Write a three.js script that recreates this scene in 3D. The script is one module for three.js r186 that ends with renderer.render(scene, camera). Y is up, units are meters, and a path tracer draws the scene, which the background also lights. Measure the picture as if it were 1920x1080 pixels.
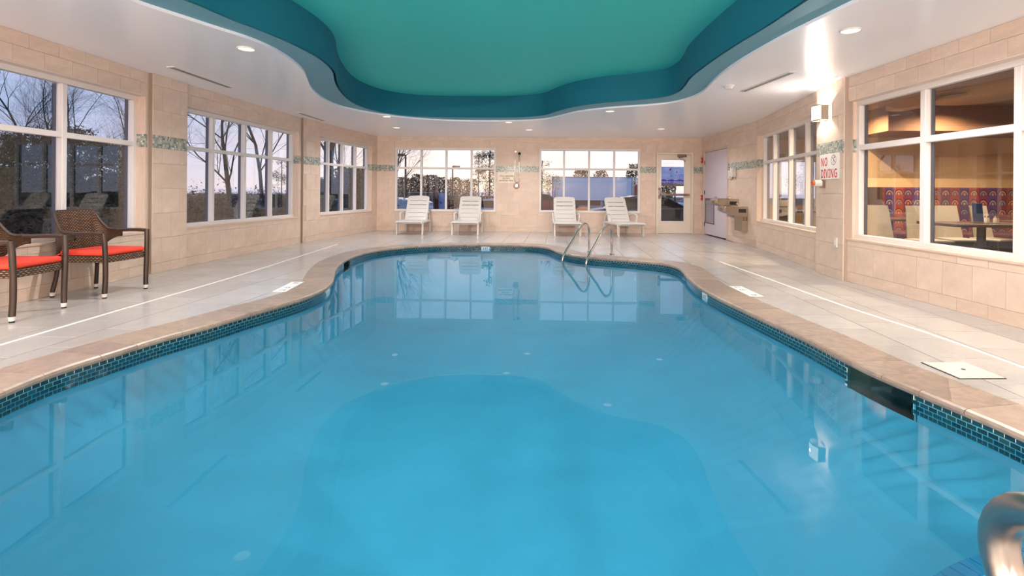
import * as THREE from 'three';
import { mergeGeometries } from 'three/addons/utils/BufferGeometryUtils.js';
import { RoundedBoxGeometry } from 'three/addons/geometries/RoundedBoxGeometry.js';
import { ImprovedNoise } from 'three/addons/math/ImprovedNoise.js';
import { RectAreaLightUniformsLib } from 'three/addons/lights/RectAreaLightUniformsLib.js';
import { Brush, Evaluator, SUBTRACTION } from 'three-bvh-csg';

// ---------------------------------------------------------------- camera, sky, exposure
RectAreaLightUniformsLib.init();
const scene = new THREE.Scene();
const EYE = 1.126, H = 2.64;                       // eye height and ceiling height, metres
const camera = new THREE.PerspectiveCamera(2 * Math.atan(540 / 960) * 180 / Math.PI, 1920 / 1080, 0.05, 600);
camera.position.set(0, EYE, 0);
camera.rotation.order = 'YXZ';
camera.rotation.set(0, 0.05, 0.00824);
camera.setViewOffset(1920, 1080, -37.7, 180.8, 1920, 1080);   // level camera with a shifted lens
scene.add(camera);
const renderer = new THREE.WebGLRenderer({ antialias: true });
renderer.toneMapping = THREE.LinearToneMapping;
renderer.toneMappingExposure = 1.2;
renderer.shadowMap.enabled = true;

const clamp = THREE.MathUtils.clamp, lerp = THREE.MathUtils.lerp, sstep = THREE.MathUtils.smoothstep;
const PN = new ImprovedNoise();
const fbm = (x, y, z = 0, o = 4) => { let s = 0, a = 0.5, f = 1; for (let i = 0; i < o; i++) { s += a * PN.noise(x * f, y * f, z + i * 7.3); a *= 0.5; f *= 2.03; } return s; };
let seedN = 12345;
const rnd = () => { seedN = (seedN * 1664525 + 1013904223) >>> 0; return seedN / 4294967296; };
const reseed = (n) => { seedN = n >>> 0; };
const rr = (a, b) => a + (b - a) * rnd();
const pick = (a) => a[Math.floor(rnd() * a.length)];

{ // dusk sky: blue overhead, lavender and rose low down, a warm glow where the sun has gone
  const W = 1024, Hh = 512, d = new Float32Array(W * Hh * 4);
  const glow = Math.atan2(-1, -0.1);
  for (let r = 0; r < Hh; r++) {
    const el = ((r + 0.5) / Hh - 0.5) * Math.PI, y = Math.sin(el), e = Math.max(0, el);
    for (let c = 0; c < W; c++) {
      const az = ((c + 0.5) / W - 0.5) * 2 * Math.PI;
      let da = Math.abs(az - glow); if (da > Math.PI) da = 2 * Math.PI - da;
      const g = Math.exp(-(da * da) / (2 * 0.34 * 0.34));
      const low = Math.exp(-e / 0.16), mid = Math.exp(-e / 0.55), vlow = Math.exp(-e / 0.07);
      const x3 = Math.cos(az) * Math.cos(el), z3 = Math.sin(az) * Math.cos(el);
      const cl = clamp(0.5 + 1.1 * fbm(x3 * 2.2 / (y + 0.35), z3 * 2.2 / (y + 0.35), 3.1, 5), 0, 1);
      const k = (r * W + c) * 4;
      const haze = 0.06 * (cl - 0.5);
      d[k] = 0.34 + 0.10 * low + 0.02 * mid + g * (0.70 * mid + 0.30 * vlow) + haze * 1.2;
      d[k + 1] = 0.47 + 0.02 * low + 0.02 * mid + g * (0.50 * mid + 0.08 * vlow) + haze;
      d[k + 2] = 0.80 - 0.06 * low + g * (0.20 * mid - 0.16 * vlow) + haze * 0.8;
      d[k + 3] = 1;
    }
  }
  const t = new THREE.DataTexture(d, W, Hh, THREE.RGBAFormat, THREE.FloatType);
  t.mapping = THREE.EquirectangularReflectionMapping;
  t.magFilter = THREE.LinearFilter;
  t.needsUpdate = true;
  scene.background = t;
}
const LAMP = 15, LAMPC = new THREE.Color(1.0, 0.97, 0.96);     // recessed ceiling lamps
const SCONCE = 7.0;
const DINER = 36;

// ---------------------------------------------------------------- helpers
const used = {};
const numbered = (n) => { if (!(n in used)) { used[n] = 0; return n; } used[n]++; return n + '_' + String(used[n]).padStart(3, '0'); };
function thing(name, label, category, group) {
  const o = new THREE.Group(); o.name = numbered(name); o.userData = { label, category };
  if (group) o.userData.group = group;
  scene.add(o); return o;
}
function structure(name, label) { const o = new THREE.Group(); o.name = name; o.userData = { kind: 'structure', label }; scene.add(o); return o; }
function part(parent, name, geo, mat, x = 0, y = 0, z = 0, rx = 0, ry = 0, rz = 0) {
  const m = new THREE.Mesh(geo, mat); m.name = name; m.position.set(x, y, z); m.rotation.set(rx, ry, rz); parent.add(m); return m;
}
const box = (w, h, d) => new THREE.BoxGeometry(w, h, d);
const rbox = (w, h, d, r = 0.01, s = 2) => new RoundedBoxGeometry(w, h, d, s, Math.min(r, w / 2.01, h / 2.01, d / 2.01));
const cyl = (r1, r2, h, n = 20) => new THREE.CylinderGeometry(r1, r2, h, n);
const at = (g, x = 0, y = 0, z = 0, rx = 0, ry = 0, rz = 0) => { g.applyMatrix4(new THREE.Matrix4().compose(new THREE.Vector3(x, y, z), new THREE.Quaternion().setFromEuler(new THREE.Euler(rx, ry, rz)), new THREE.Vector3(1, 1, 1))); return g; };
const plainG = (g) => { const h = g.index ? g.toNonIndexed() : g; for (const k of Object.keys(h.attributes)) if (!['position', 'normal', 'uv'].includes(k)) h.deleteAttribute(k); return h; };
const merge = (list) => mergeGeometries(list.map(plainG));
const V = (x, y, z) => new THREE.Vector3(x, y, z);
function tube(pts, r, seg = 0, rad = 10, closed = false, tension = 0.5) {
  const c = new THREE.CatmullRomCurve3(pts, closed, 'centripetal', tension);
  return new THREE.TubeGeometry(c, seg || pts.length * 6, r, rad, closed);
}
function bar(a, b, r, n = 8, r2 = r) { // straight round bar between two points
  const d = b.clone().sub(a), g = new THREE.CylinderGeometry(r2, r, d.length(), n);
  g.applyQuaternion(new THREE.Quaternion().setFromUnitVectors(V(0, 1, 0), d.clone().normalize()));
  const m = a.clone().add(b).multiplyScalar(0.5); g.translate(m.x, m.y, m.z); return g;
}
function extrude(pts, depth, bevel = 0, holes = []) {
  const s = new THREE.Shape(pts.map((p) => new THREE.Vector2(p[0], p[1])));
  for (const h of holes) s.holes.push(new THREE.Path(h.map((p) => new THREE.Vector2(p[0], p[1]))));
  return new THREE.ExtrudeGeometry(s, { depth, bevelEnabled: bevel > 0, bevelSize: bevel, bevelThickness: bevel, bevelSegments: 2, curveSegments: 8 });
}
function byteTex(W, Hh, fn, srgb = true) {
  const d = new Uint8Array(W * Hh * 4);
  for (let y = 0; y < Hh; y++) for (let x = 0; x < W; x++) { const c = fn(x / W, y / Hh), k = (y * W + x) * 4; for (let i = 0; i < 3; i++) d[k + i] = clamp(Math.round(c[i] * 255), 0, 255); d[k + 3] = 255; }
  const t = new THREE.DataTexture(d, W, Hh, THREE.RGBAFormat);
  t.wrapS = t.wrapT = THREE.RepeatWrapping; t.magFilter = THREE.LinearFilter; t.minFilter = THREE.LinearMipmapLinearFilter;
  if (srgb) t.colorSpace = THREE.SRGBColorSpace;
  t.needsUpdate = true; return t;
}
function canvasTex(w, h, draw) {
  const c = document.createElement('canvas'); c.width = w; c.height = h; const g = c.getContext('2d'); draw(g, w, h);
  const t = new THREE.CanvasTexture(c); t.colorSpace = THREE.SRGBColorSpace; return t;
}
const mat = (color, roughness = 0.6, o = {}) => new THREE.MeshStandardMaterial({ color, roughness, ...o });
const phys = (color, roughness = 0.6, o = {}) => new THREE.MeshPhysicalMaterial({ color, roughness, ...o });

// ---------------------------------------------------------------- textures and materials
const per = (u, v, f, z, o = 4) => { // seamless noise
  const a = u, b = v; const n = (x, y) => fbm(x * f, y * f, z, o);
  return lerp(lerp(n(a, b), n(a - 1, b), a), lerp(n(a, b - 1), n(a - 1, b - 1), a), b) * 1.3;
};
const marbleTex = byteTex(512, 512, (u, v) => { const n = per(u, v, 5, 1.7, 5), m = per(u, v, 18, 5.1, 3), q = 0.945 + 0.07 * n + 0.035 * m; return [q, q * 0.997, q * 0.99]; });
const deckTex = byteTex(512, 512, (u, v) => { const n = per(u, v, 4, 8.2, 5), m = per(u, v, 40, 2.2, 3), q = 0.94 + 0.06 * n + 0.05 * m; return [q, q * 0.995, q * 0.985]; });
const stoneTex = byteTex(512, 512, (u, v) => { // travertine: soft veins and small pits
  const w = per(u, v, 3, 4.4, 4), vein = per(u, v + 0.25 * w, 9, 9.9, 4), f = per(u, v, 45, 3.3, 2);
  let q = 0.86 + 0.20 * vein + 0.08 * f; if (f > 0.36) q -= 0.25; const r = 0.05 * w;
  return [q * (1.0 + r * 0.6), q * (0.965 - r * 0.2), q * (0.925 - r)];
});
const plasterTex = byteTex(512, 512, (u, v) => { const n = per(u, v, 4, 12.2, 5); const q = 0.96 + 0.06 * n; return [q, q, q]; });
const bumpTex = byteTex(512, 512, (u, v) => { const q = 0.5 + 0.5 * per(u, v, 30, 6.6, 3); return [q, q, q]; }, false);
const waveTex = byteTex(512, 512, (u, v) => { const q = 0.5 + 0.6 * per(u, v, 3, 2.9, 3); return [q, q, q]; }, false);

const M = {
  wallTile: [0xead0bd, 0xe8cdb9, 0xecd2bf].map((c) => phys(c, 0.42, { map: marbleTex })),
  grout: mat(0xc9b3a2, 0.9), reveal: mat(0xe6d2c4, 0.6),
  ceiling: phys(0xfafaff, 0.3, { clearcoat: 0.5, clearcoatRoughness: 0.25 }), fascia: mat(0x006c82, 0.8), ledge: mat(0x5d9aaa, 0.5), trayTop: mat(0x3cc4ba, 0.7),
  deck: [0xc8c2c0, 0xc4bebb, 0xcbc6c4].map((c) => phys(c, 0.2, { map: deckTex, bumpMap: bumpTex, bumpScale: 0.0004 })),
  deckGrout: mat(0x786a60, 0.9), drain: mat(0xf4efe8, 0.5),
  coping: [0xc0aca2, 0xb6a399, 0xc5b2a6, 0xbaa89f].map((c) => phys(c, 0.36, { map: stoneTex, bumpMap: bumpTex, bumpScale: 0.0006 })),
  poolTile: [0x1a3a3c, 0x142c31, 0x22413c, 0x183f4c].map((c) => phys(c, 0.12, { clearcoat: 0.6, clearcoatRoughness: 0.05 })),
  poolGrout: mat(0xf2f2ea, 0.8), basin: mat(0x5aa8c2, 0.7, { map: plasterTex }), stepTile: mat(0x17698c, 0.3),
  frame: mat(0xe6ddd8, 0.4), outerFrame: mat(0x1d2a4a, 0.45, { metalness: 0.3 }),
  glass: phys(0xffffff, 0, { transmission: 1, thickness: 0, ior: 1.5 }),
  white: phys(0xd9d3cb, 0.32), chrome: mat(0xc9c5c0, 0.16, { metalness: 1 }), steel: mat(0xb3a797, 0.3, { metalness: 1 }), bronze: mat(0x8a7668, 0.4, { metalness: 0.8 }),
  black: mat(0x141312, 0.6), dark: mat(0x2a2624, 0.6), red: mat(0xc2272d, 0.45),
};
const water = phys(new THREE.Color(0.55, 0.86, 0.95), 0.0, { specularIntensity: 0.6, transmission: 1, thickness: 0, ior: 1.33, bumpMap: waveTex, bumpScale: 0.0012 });

// ---------------------------------------------------------------- room plan: [x, depth]; world z = -depth
const PLAN = {
  L0: [[-5.03, -3.4], [-5.03, 2.16]], L1: [[-5.03, 2.16], [-5.37, 6.44]], P1: [[-5.325, 6.48], [-5.343, 7.13]], L2: [[-5.39, 7.1], [-5.39, 10.5]],
  P2: [[-5.345, 10.52], [-5.293, 11.175]], L3: [[-5.34, 11.15], [-5.06, 14.1]], B: [[-5.06, 14.1], [3.97, 14.32]],
  RA: [[3.97, 14.32], [4.15, 10.93]], RB: [[4.15, 10.93], [3.78, 7.57]], PR: [[3.727, 7.591], [3.688, 6.811]], RC: [[3.74, 6.83], [4.10, 2.39]],
  R0: [[4.10, 2.39], [4.10, -3.4]], F: [[4.10, -3.4], [-5.03, -3.4]],
};
const segLen = (k) => Math.hypot(PLAN[k][1][0] - PLAN[k][0][0], PLAN[k][1][1] - PLAN[k][0][1]);
function seat(o, k, u = 0, y = 0, z = 0) { // put an object on wall k: u along it, y up, z into the room
  const [[x0, d0], [x1, d1]] = PLAN[k], L = segLen(k), tx = (x1 - x0) / L, td = (d1 - d0) / L;
  o.position.set(x0 + tx * u + td * z, y, -(d0 + td * u) + tx * z);
  o.rotation.y = Math.atan2(td, tx);
  return o;
}
// unit tile variants share geometry; each looks at its own patch of the marble
function unitTiles(n, sz) {
  return Array.from({ length: n }, () => { const g = box(1, 1, 1), uv = g.attributes.uv, ox = rnd(), oy = rnd(); for (let i = 0; i < uv.count; i++) uv.setXY(i, ox + uv.getX(i) * sz, oy + uv.getY(i) * sz); return g; });
}
const WT = unitTiles(6, 0.33), DT = unitTiles(8, 0.45);
function cutRect(r, holes) { // rectangle [u0,u1,v0,v1] minus openings
  let list = [r];
  for (const h of holes) {
    const next = [];
    for (const [a, b, c, d] of list) {
      if (h[0] >= b || h[1] <= a || h[2] >= d || h[3] <= c) { next.push([a, b, c, d]); continue; }
      const u0 = Math.max(a, h[0]), u1 = Math.min(b, h[1]);
      if (h[0] > a) next.push([a, h[0], c, d]);
      if (h[1] < b) next.push([h[1], b, c, d]);
      if (h[2] > c) next.push([u0, u1, c, h[2]]);
      if (h[3] < d) next.push([u0, u1, h[3], d]);
    }
    list = next;
  }
  return list.filter(([a, b, c, d]) => b - a > 0.012 && d - c > 0.012);
}
const MOS = [[0.40, 0.41, 0.31], [0.56, 0.55, 0.43], [0.33, 0.37, 0.34], [0.64, 0.61, 0.50], [0.28, 0.33, 0.33], [0.48, 0.47, 0.36], [0.20, 0.24, 0.24]];
function mosaicGeo(w, h, s = 0.0275) {
  const list = [], rows = Math.max(1, Math.round(h / s)), sh = h / rows;
  for (let r = 0; r < rows; r++) for (let u = (r % 2) * -s / 2; u < w - 0.004; u += s) {
    const a = Math.max(0, u), b = Math.min(w, u + s); if (b - a < 0.006) continue;
    const g = plainG(new THREE.BoxGeometry(b - a - 0.003, sh - 0.003, 0.008)), c = pick(MOS), k = rr(0.85, 1.15);
    g.translate((a + b) / 2, sh * (r + 0.5), 0.001);
    const n = g.attributes.position.count, col = new Float32Array(n * 3);
    for (let i = 0; i < n; i++) col.set([c[0] * k, c[1] * k, c[2] * k], i * 3);
    g.setAttribute('color', new THREE.BufferAttribute(col, 3)); list.push(g);
  }
  return mergeGeometries(list);
}
const mosaicMat = phys(0xffffff, 0.18, { vertexColors: true });
const BAND = [1.665, 1.835];
const ROWS = [[0, 0.13], [0.13, 0.463], [0.463, 0.796], [0.796, 1.129], [1.129, 1.462], [1.462, BAND[0]], [BAND[1], 2.168], [2.168, 2.50], [2.50, H]];
function wall(k, name, label, openings = [], o = {}) {
  const g = structure(name, label), L = segLen(k), T = o.thick ?? 0.24; seat(g, k);
  const e = o.ends ?? [0, 0];
  for (const [a, b, c, d] of cutRect([-e[0], L + e[1], -0.3, H + 0.02], openings)) part(g, 'wall_core', box(b - a, d - c, T), M.grout, (a + b) / 2, (c + d) / 2, -0.009 - T / 2);
  if (o.plain) return g;
  reseed(77 + name.length * 31 + k.charCodeAt(0) * 7 + k.charCodeAt(1 % k.length));
  const band = o.band ?? true;
  ROWS.forEach(([v0, v1], i) => {
    let u = (i % 2) * -0.1665 + (o.shift ?? 0);
    for (; u < L; u += 0.333) for (const [a, b, c, d] of cutRect([Math.max(0, u), Math.min(L, u + 0.333), v0, v1], openings)) {
      const m = part(g, 'wall_tile', pick(WT), pick(M.wallTile), (a + b) / 2, (c + d) / 2, -0.0045);
      m.scale.set(b - a - 0.003, d - c - 0.003, 0.009);
    }
  });
  if (band) for (const [a, b] of cutRect([0, L, BAND[0], BAND[1]], openings)) {
    const m = part(g, 'mosaic_band', mosaicGeo(b - a, BAND[1] - BAND[0]), mosaicMat, a, BAND[0], -0.004); m.userData.kind = 'stuff';
  } else ROWS.slice(5, 6).forEach(() => { for (let u = 0; u < L; u += 0.333) { const m = part(g, 'wall_tile', pick(WT), pick(M.wallTile), Math.min(u + 0.1665, L - 0.02), (BAND[0] + BAND[1]) / 2, -0.0045); m.scale.set(0.33, 0.167, 0.009); } });
  if (o.returnFace) { // the side of a pier that stands proud of the bay
    const rf = part(g, 'return_face', box(0.009, H, 0.1), M.grout, 0.0045, H / 2, -0.06);
    rf.castShadow = true;
  }
  return g;
}
// window: openings in wall coordinates, glass recessed; cols are the u of the vertical bars
const RECESS = 0.12;
function windowUnit(n, label, k, u0, u1, v0, v1, cols, mid, bars = 0.055) {
  const g = structure('window_' + n, label); seat(g, k);
  const z = -RECESS - 0.03, F = 0.06, D = 0.07;
  part(g, 'frame_head', rbox(u1 - u0, F, D, 0.006), M.frame, (u0 + u1) / 2, v1 - F / 2, z);
  part(g, 'frame_sill', rbox(u1 - u0, F, D + 0.02, 0.006), M.frame, (u0 + u1) / 2, v0 + F / 2, z + 0.01);
  for (const u of [u0 + F / 2, u1 - F / 2]) part(g, 'frame_jamb', rbox(F, v1 - v0 - 2 * F, D, 0.006), M.frame, u, (v0 + v1) / 2, z);
  for (const u of cols) {
    part(g, 'mullion', rbox(bars, v1 - v0 - 2 * F, D, 0.006), M.frame, u, (v0 + v1) / 2, z);
    part(g, 'outer_mullion', box(bars * 0.7, v1 - v0 - 2 * F, 0.05), M.outerFrame, u, (v0 + v1) / 2, z - 0.062);
  }
  for (const u of [u0 + F * 0.4, u1 - F * 0.4]) part(g, 'outer_jamb', box(F * 0.8, v1 - v0, 0.05), M.outerFrame, u, (v0 + v1) / 2, z - 0.062);
  part(g, 'outer_head', box(u1 - u0 - F * 1.6, F * 0.8, 0.05), M.outerFrame, (u0 + u1) / 2, v1 - F * 0.4, z - 0.062);
  const us = [u0 + F, ...cols, u1 - F];
  for (let i = 0; i < us.length - 1; i++) {
    const a = us[i] + (i ? bars / 2 : 0), b = us[i + 1] - (i < us.length - 2 ? bars / 2 : 0);
    part(g, 'transom', rbox(b - a, bars, D, 0.006), M.frame, (a + b) / 2, mid, z);
    for (const [c, d] of [[v0 + F, mid - bars / 2], [mid + bars / 2, v1 - F]]) part(g, 'pane', box(b - a, d - c, 0.004), M.glass, (a + b) / 2, (c + d) / 2, z - 0.02);
  }
  return g;
}
// lining of an opening: jambs, head and sill between wall face and frame, with the mosaic band running round the jamb
function lining(g, u0, u1, v0, v1, depth = RECESS) {
  const T = 0.012;
  for (const s of [-1, 1]) {
    const u = s < 0 ? u0 + T / 2 : u1 - T / 2;
    for (const [a, b] of [[v0, BAND[0]], [BAND[1], v1]]) part(g, 'jamb_tile', box(T, b - a, depth), M.wallTile[0], u, (a + b) / 2, -depth / 2 - 0.001);
    const m = part(g, 'jamb_mosaic', mosaicGeo(depth, BAND[1] - BAND[0]), mosaicMat, s < 0 ? u0 + T - 0.004 : u1 - T + 0.004, BAND[0], s < 0 ? -0.001 : -depth, 0, s < 0 ? Math.PI / 2 : -Math.PI / 2); m.userData.kind = 'stuff';
  }
  part(g, 'head_lining', box(u1 - u0 - 2 * T, T, depth), M.reveal, (u0 + u1) / 2, v1 - T / 2, -depth / 2 - 0.001);
  part(g, 'sill_slab', box(u1 - u0 - 2 * T, 0.02, depth + 0.012), M.wallTile[1], (u0 + u1) / 2, v0 + 0.01, -depth / 2 + 0.005);
}
const SILL = 0.54, HEAD = 2.335, MID = 1.735;

const wl1 = wall('L1', 'wall_left', 'cream tiled left wall around the nearest tall window', [[0.02, 4.275, SILL, HEAD]], { ends: [0.3, 0.05] });
lining(wl1, 0.02, 4.275, SILL, HEAD);
windowUnit(1, 'white framed window behind the two wicker chairs', 'L1', 0.03, 4.265, SILL + 0.01, HEAD - 0.01, [1.09, 2.15, 3.205], 1.705, 0.062);
wall('P1', 'wall_left_001', 'cream tiled pier right of the wicker chairs, with a mosaic band', [], { thick: 0.1, returnFace: true });
const wl2 = wall('L2', 'wall_left_002', 'cream tiled left wall between the two piers', [[-0.02, 3.31, SILL, HEAD]], { ends: [0.1, 0.1] });
lining(wl2, -0.02, 3.31, SILL, HEAD);
windowUnit(2, 'white framed eight-pane window between the two left piers', 'L2', -0.01, 3.30, SILL + 0.01, HEAD - 0.01, [0.83, 1.665, 2.50], MID);
wall('P2', 'wall_left_003', 'narrow cream tiled pier nearer the back wall', [], { thick: 0.1, returnFace: true, shift: 0.1 });
const wl3 = wall('L3', 'wall_left_004', 'cream tiled left wall next to the back corner', [[0.05, 2.66, SILL, HEAD]], { ends: [0.1, 0.2] });
lining(wl3, 0.05, 2.66, SILL, HEAD);
windowUnit(3, 'white framed window in the left wall by the back corner', 'L3', 0.06, 2.65, SILL + 0.01, HEAD - 0.01, [0.66, 1.31, 1.975], MID);
wall('L0', 'wall_left_005', 'left wall beside the camera', [], { ends: [0.3, 0] });
const WA = [0.49, 3.35, SILL, HEAD], WB = [4.53, 7.35, SILL, HEAD], DR = [7.77, 8.79, -0.31, 2.235];
const wb = wall('B', 'wall_back', 'cream tiled back wall with two windows and a glazed door', [WA, WB, DR], { ends: [0.3, 0.3] });
lining(wb, 0.49, 3.35, SILL, HEAD, 0.03); lining(wb, 4.53, 7.35, SILL, HEAD, 0.03);
{ // the back windows sit almost flush
  const a = windowUnit(4, 'eight-pane window left of the shower on the back wall', 'B', 0.50, 3.34, SILL + 0.01, HEAD - 0.01, [1.238, 1.941, 2.65], 1.757);
  const b = windowUnit(5, 'eight-pane window right of the shower on the back wall', 'B', 4.54, 7.34, SILL + 0.01, HEAD - 0.01, [5.232, 5.927, 6.623], 1.757);
  for (const o of [a, b]) o.translateZ(0.095);
}
const D2 = [0.13, 1.86, -0.31, 2.275];
wall('RA', 'wall_right', 'cream tiled right wall with the utility doors and drinking fountain', [D2], { ends: [0.3, 0.02] });
const wr1 = wall('RB', 'wall_right_001', 'cream tiled right wall around the far interior window', [[0.02, 3.24, SILL, HEAD + 0.01]], { ends: [0.02, 0.1] });
lining(wr1, 0.02, 3.24, SILL, HEAD + 0.01);
windowUnit(6, 'interior window into the breakfast room, left of the no diving sign', 'RB', 0.03, 3.23, SILL + 0.01, HEAD, [0.73, 1.63, 2.44], 1.765);
wall('PR', 'wall_right_002', 'cream tiled right pier carrying the lamp and no diving sign', [], { thick: 0.1, shift: -0.04 });
{ const rf = part(scene.getObjectByName('wall_right_002'), 'return_face', box(0.009, H, 0.1), M.wallTile[2], segLen('PR') - 0.0045, H / 2, -0.06); rf.castShadow = true; }
const wr2 = wall('RC', 'wall_right_003', 'cream tiled right wall around the near interior window', [[0.0, 4.3, SILL, HEAD]], { ends: [0.1, 0.3] });
lining(wr2, 0.0, 4.3, SILL, HEAD);
windowUnit(7, 'large interior window into the breakfast room nearest the camera', 'RC', 0.01, 4.29, SILL + 0.01, HEAD - 0.01, [1.09, 2.14, 3.2], 1.725, 0.07);
wall('R0', 'wall_right_004', 'right wall beside the camera', [], { ends: [0, 0.3] });
wall('F', 'wall_front', 'wall behind the camera', [], { ends: [0.3, 0.3] });

// ---------------------------------------------------------------- pool outline and ceiling outlines
const innerPts = [[-3.08, 2.69], [-3.11, 3.02], [-3.07, 3.35], [-3.01, 3.74], [-2.91, 4.1], [-2.82, 4.55], [-2.72, 4.97], [-2.67, 5.28], [-2.67, 5.68], [-2.76, 6.1], [-2.93, 6.55], [-3.19, 7.21], [-3.42, 8.05], [-3.5, 8.75], [-3.41, 9.5], [-3.02, 10.18], [-2.51, 10.56], [-2.1, 10.72], [-1.49, 10.79], [-0.92, 10.8], [-0.49, 10.71], [-0.2, 10.4], [0.07, 9.62], [0.38, 9.14], [0.93, 8.8], [1.38, 8.56], [1.70, 8.30], [1.83, 7.95], [1.83, 7.48], [1.77, 7.0], [1.73, 6.3], [1.77, 5.6], [1.85, 4.99], [1.92, 4.47], [1.97, 4.1], [2.0, 3.72], [2.02, 3.5], [2.06, 3.27], [2.1, 3.1], [2.16, 2.86], [2.21, 2.66], [2.24, 2.4], [2.2, 1.9], [1.95, 1.2], [1.45, 0.68], [0.8, 0.42], [0, 0.36], [-0.9, 0.5], [-1.8, 0.85], [-2.5, 1.4], [-2.92, 2.05]];
function loop(pts, n) { const c = new THREE.CatmullRomCurve3(pts.map(([x, d]) => V(x, 0, d)), true, 'centripetal'); return c.getSpacedPoints(n).slice(0, n).map((p) => [p.x, p.z]); }
const NI = 540, POOL = loop(innerPts, NI);          // [x, depth], clockwise seen with depth up
function normalsOf(l) { return l.map((p, i) => { const a = l[(i + l.length - 2) % l.length], b = l[(i + 2) % l.length], tx = b[0] - a[0], td = b[1] - a[1], q = Math.hypot(tx, td); return [-td / q, tx / q]; }); }
const PNORM = normalsOf(POOL);                       // outward
const off = (r) => POOL.map((p, i) => [p[0] + PNORM[i][0] * r, p[1] + PNORM[i][1] * r]);
const inside = (poly, x, d) => { let c = false; for (let i = 0, j = poly.length - 1; i < poly.length; j = i++) { const [xi, yi] = poly[i], [xj, yj] = poly[j]; if ((yi > d) !== (yj > d) && x < ((xj - xi) * (d - yi)) / (yj - yi) + xi) c = !c; } return c; };
const COPW = 0.34, OUTER = off(COPW);
const ROOM = ['L0', 'L1', 'P1', 'L2', 'P2', 'L3', 'B', 'RA', 'RB', 'PR', 'RC', 'R0', 'F'].flatMap((k) => PLAN[k]);
const flat = (poly, y0, y1, hole) => { const g = extrude(poly, y1 - y0, 0, hole ? [hole] : []); g.rotateX(-Math.PI / 2); g.translate(0, y0, 0); return g; }; // shape y = depth -> world -z

// ---------------------------------------------------------------- floor
const floor = structure('floor', 'pale square tiled deck around the pool');
{
  const big = [[-5.4, -3.6], [-5.6, 6], [-5.6, 11], [-5.3, 14.35], [4.2, 14.55], [4.4, 11], [4.4, -3.6]];
  part(floor, 'deck_bed', flat(big, -0.3, -0.006, off(0.2)), M.deckGrout);
  const S = 0.478, cuts = [], ev = new Evaluator(); ev.attributes = ['position', 'normal', 'uv'];
  const prism = new Brush(flat(OUTER.filter((_, i) => i % 3 === 0), -0.2, 0.2)); prism.updateMatrixWorld();
  reseed(99);
  const list = [];
  for (let c = -19; c < 2; c++) {
    const x = 3.80 + c * S;
    for (let r = -8; r < 31; r++) {
      const d = r * S + (c % 2 ? S / 2 : 0) + 0.1;
      if (!inside(ROOM, x, d) && ![[.2, 0], [-.2, 0], [0, .2], [0, -.2]].some(([a, b]) => inside(ROOM, x + a, d + b))) continue;
      let n = 0; const q = S / 2 - 0.002;
      for (const a of [-1, -0.5, 0, 0.5, 1]) for (const b of [-1, -0.5, 0, 0.5, 1]) n += inside(OUTER, x + a * q, d + b * q);
      if (n === 25) continue;
      list.push([x, d, n]);
    }
  }
  list.sort((a, b) => Math.hypot(a[0], a[1]) - Math.hypot(b[0], b[1]));
  // tiles behind the camera cannot be seen, so they rank last
  const seen = list.filter((t) => t[1] > 1.2), unseen = list.filter((t) => t[1] <= 1.2), rest = [];
  [...seen, ...unseen].forEach(([x, d, n], i) => {
    let geo, m;
    if (n) { const b = new Brush(at(box(S - 0.007, 0.012, S - 0.007), x, -0.006, -d)); b.updateMatrixWorld(); geo = ev.evaluate(b, prism, SUBTRACTION).geometry; geo.clearGroups(); }
    if (i < 300) { m = part(floor, 'deck_tile', geo ?? pick(DT), pick(M.deck)); if (!geo) { m.position.set(x, -0.006, -d); m.scale.set(S - 0.007, 0.012, S - 0.007); } } else rest.push(geo ?? at(box(S - 0.007, 0.012, S - 0.007), x, -0.006, -d));
  });
  if (rest.length) { const m = part(floor, 'deck_tile_field', merge(rest), M.deck[0]); m.userData.kind = 'stuff'; }
  const strip = (pts, w) => { // white slot drain let into the deck
    const c = new THREE.CatmullRomCurve3(pts.map(([x, d]) => V(x, 0.0015, -d))), P = c.getSpacedPoints(40), pos = [], idx = [];
    P.forEach((p, i) => { const t = c.getTangentAt(i / 40), nx = -t.z, nz = t.x; for (const [s, y] of [[-1, -0.004], [-1, 0.002], [1, 0.002], [1, -0.004]]) pos.push(p.x + nx * s * w / 2, y, p.z + nz * s * w / 2); if (i) for (let j = 0; j < 3; j++) { const a = (i - 1) * 4 + j, b = i * 4 + j; idx.push(a, b, a + 1, b, b + 1, a + 1); } });
    const g = new THREE.BufferGeometry(); g.setAttribute('position', new THREE.Float32BufferAttribute(pos, 3)); g.setIndex(idx); const h = g.toNonIndexed(); h.computeVertexNormals(); return h;
  };
  part(floor, 'slot_drain', strip([[-3.92, 1.5], [-3.96, 3.4], [-4.04, 4.64], [-4.14, 6.4], [-4.37, 8.7], [-4.55, 10.4]], 0.032), M.drain);
  part(floor, 'slot_drain', strip([[2.67, 8.54], [2.79, 6.82], [2.90, 5.18], [3.02, 4.28], [3.06, 3.5], [3.1, 1.5]], 0.034), M.drain);
}

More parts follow.
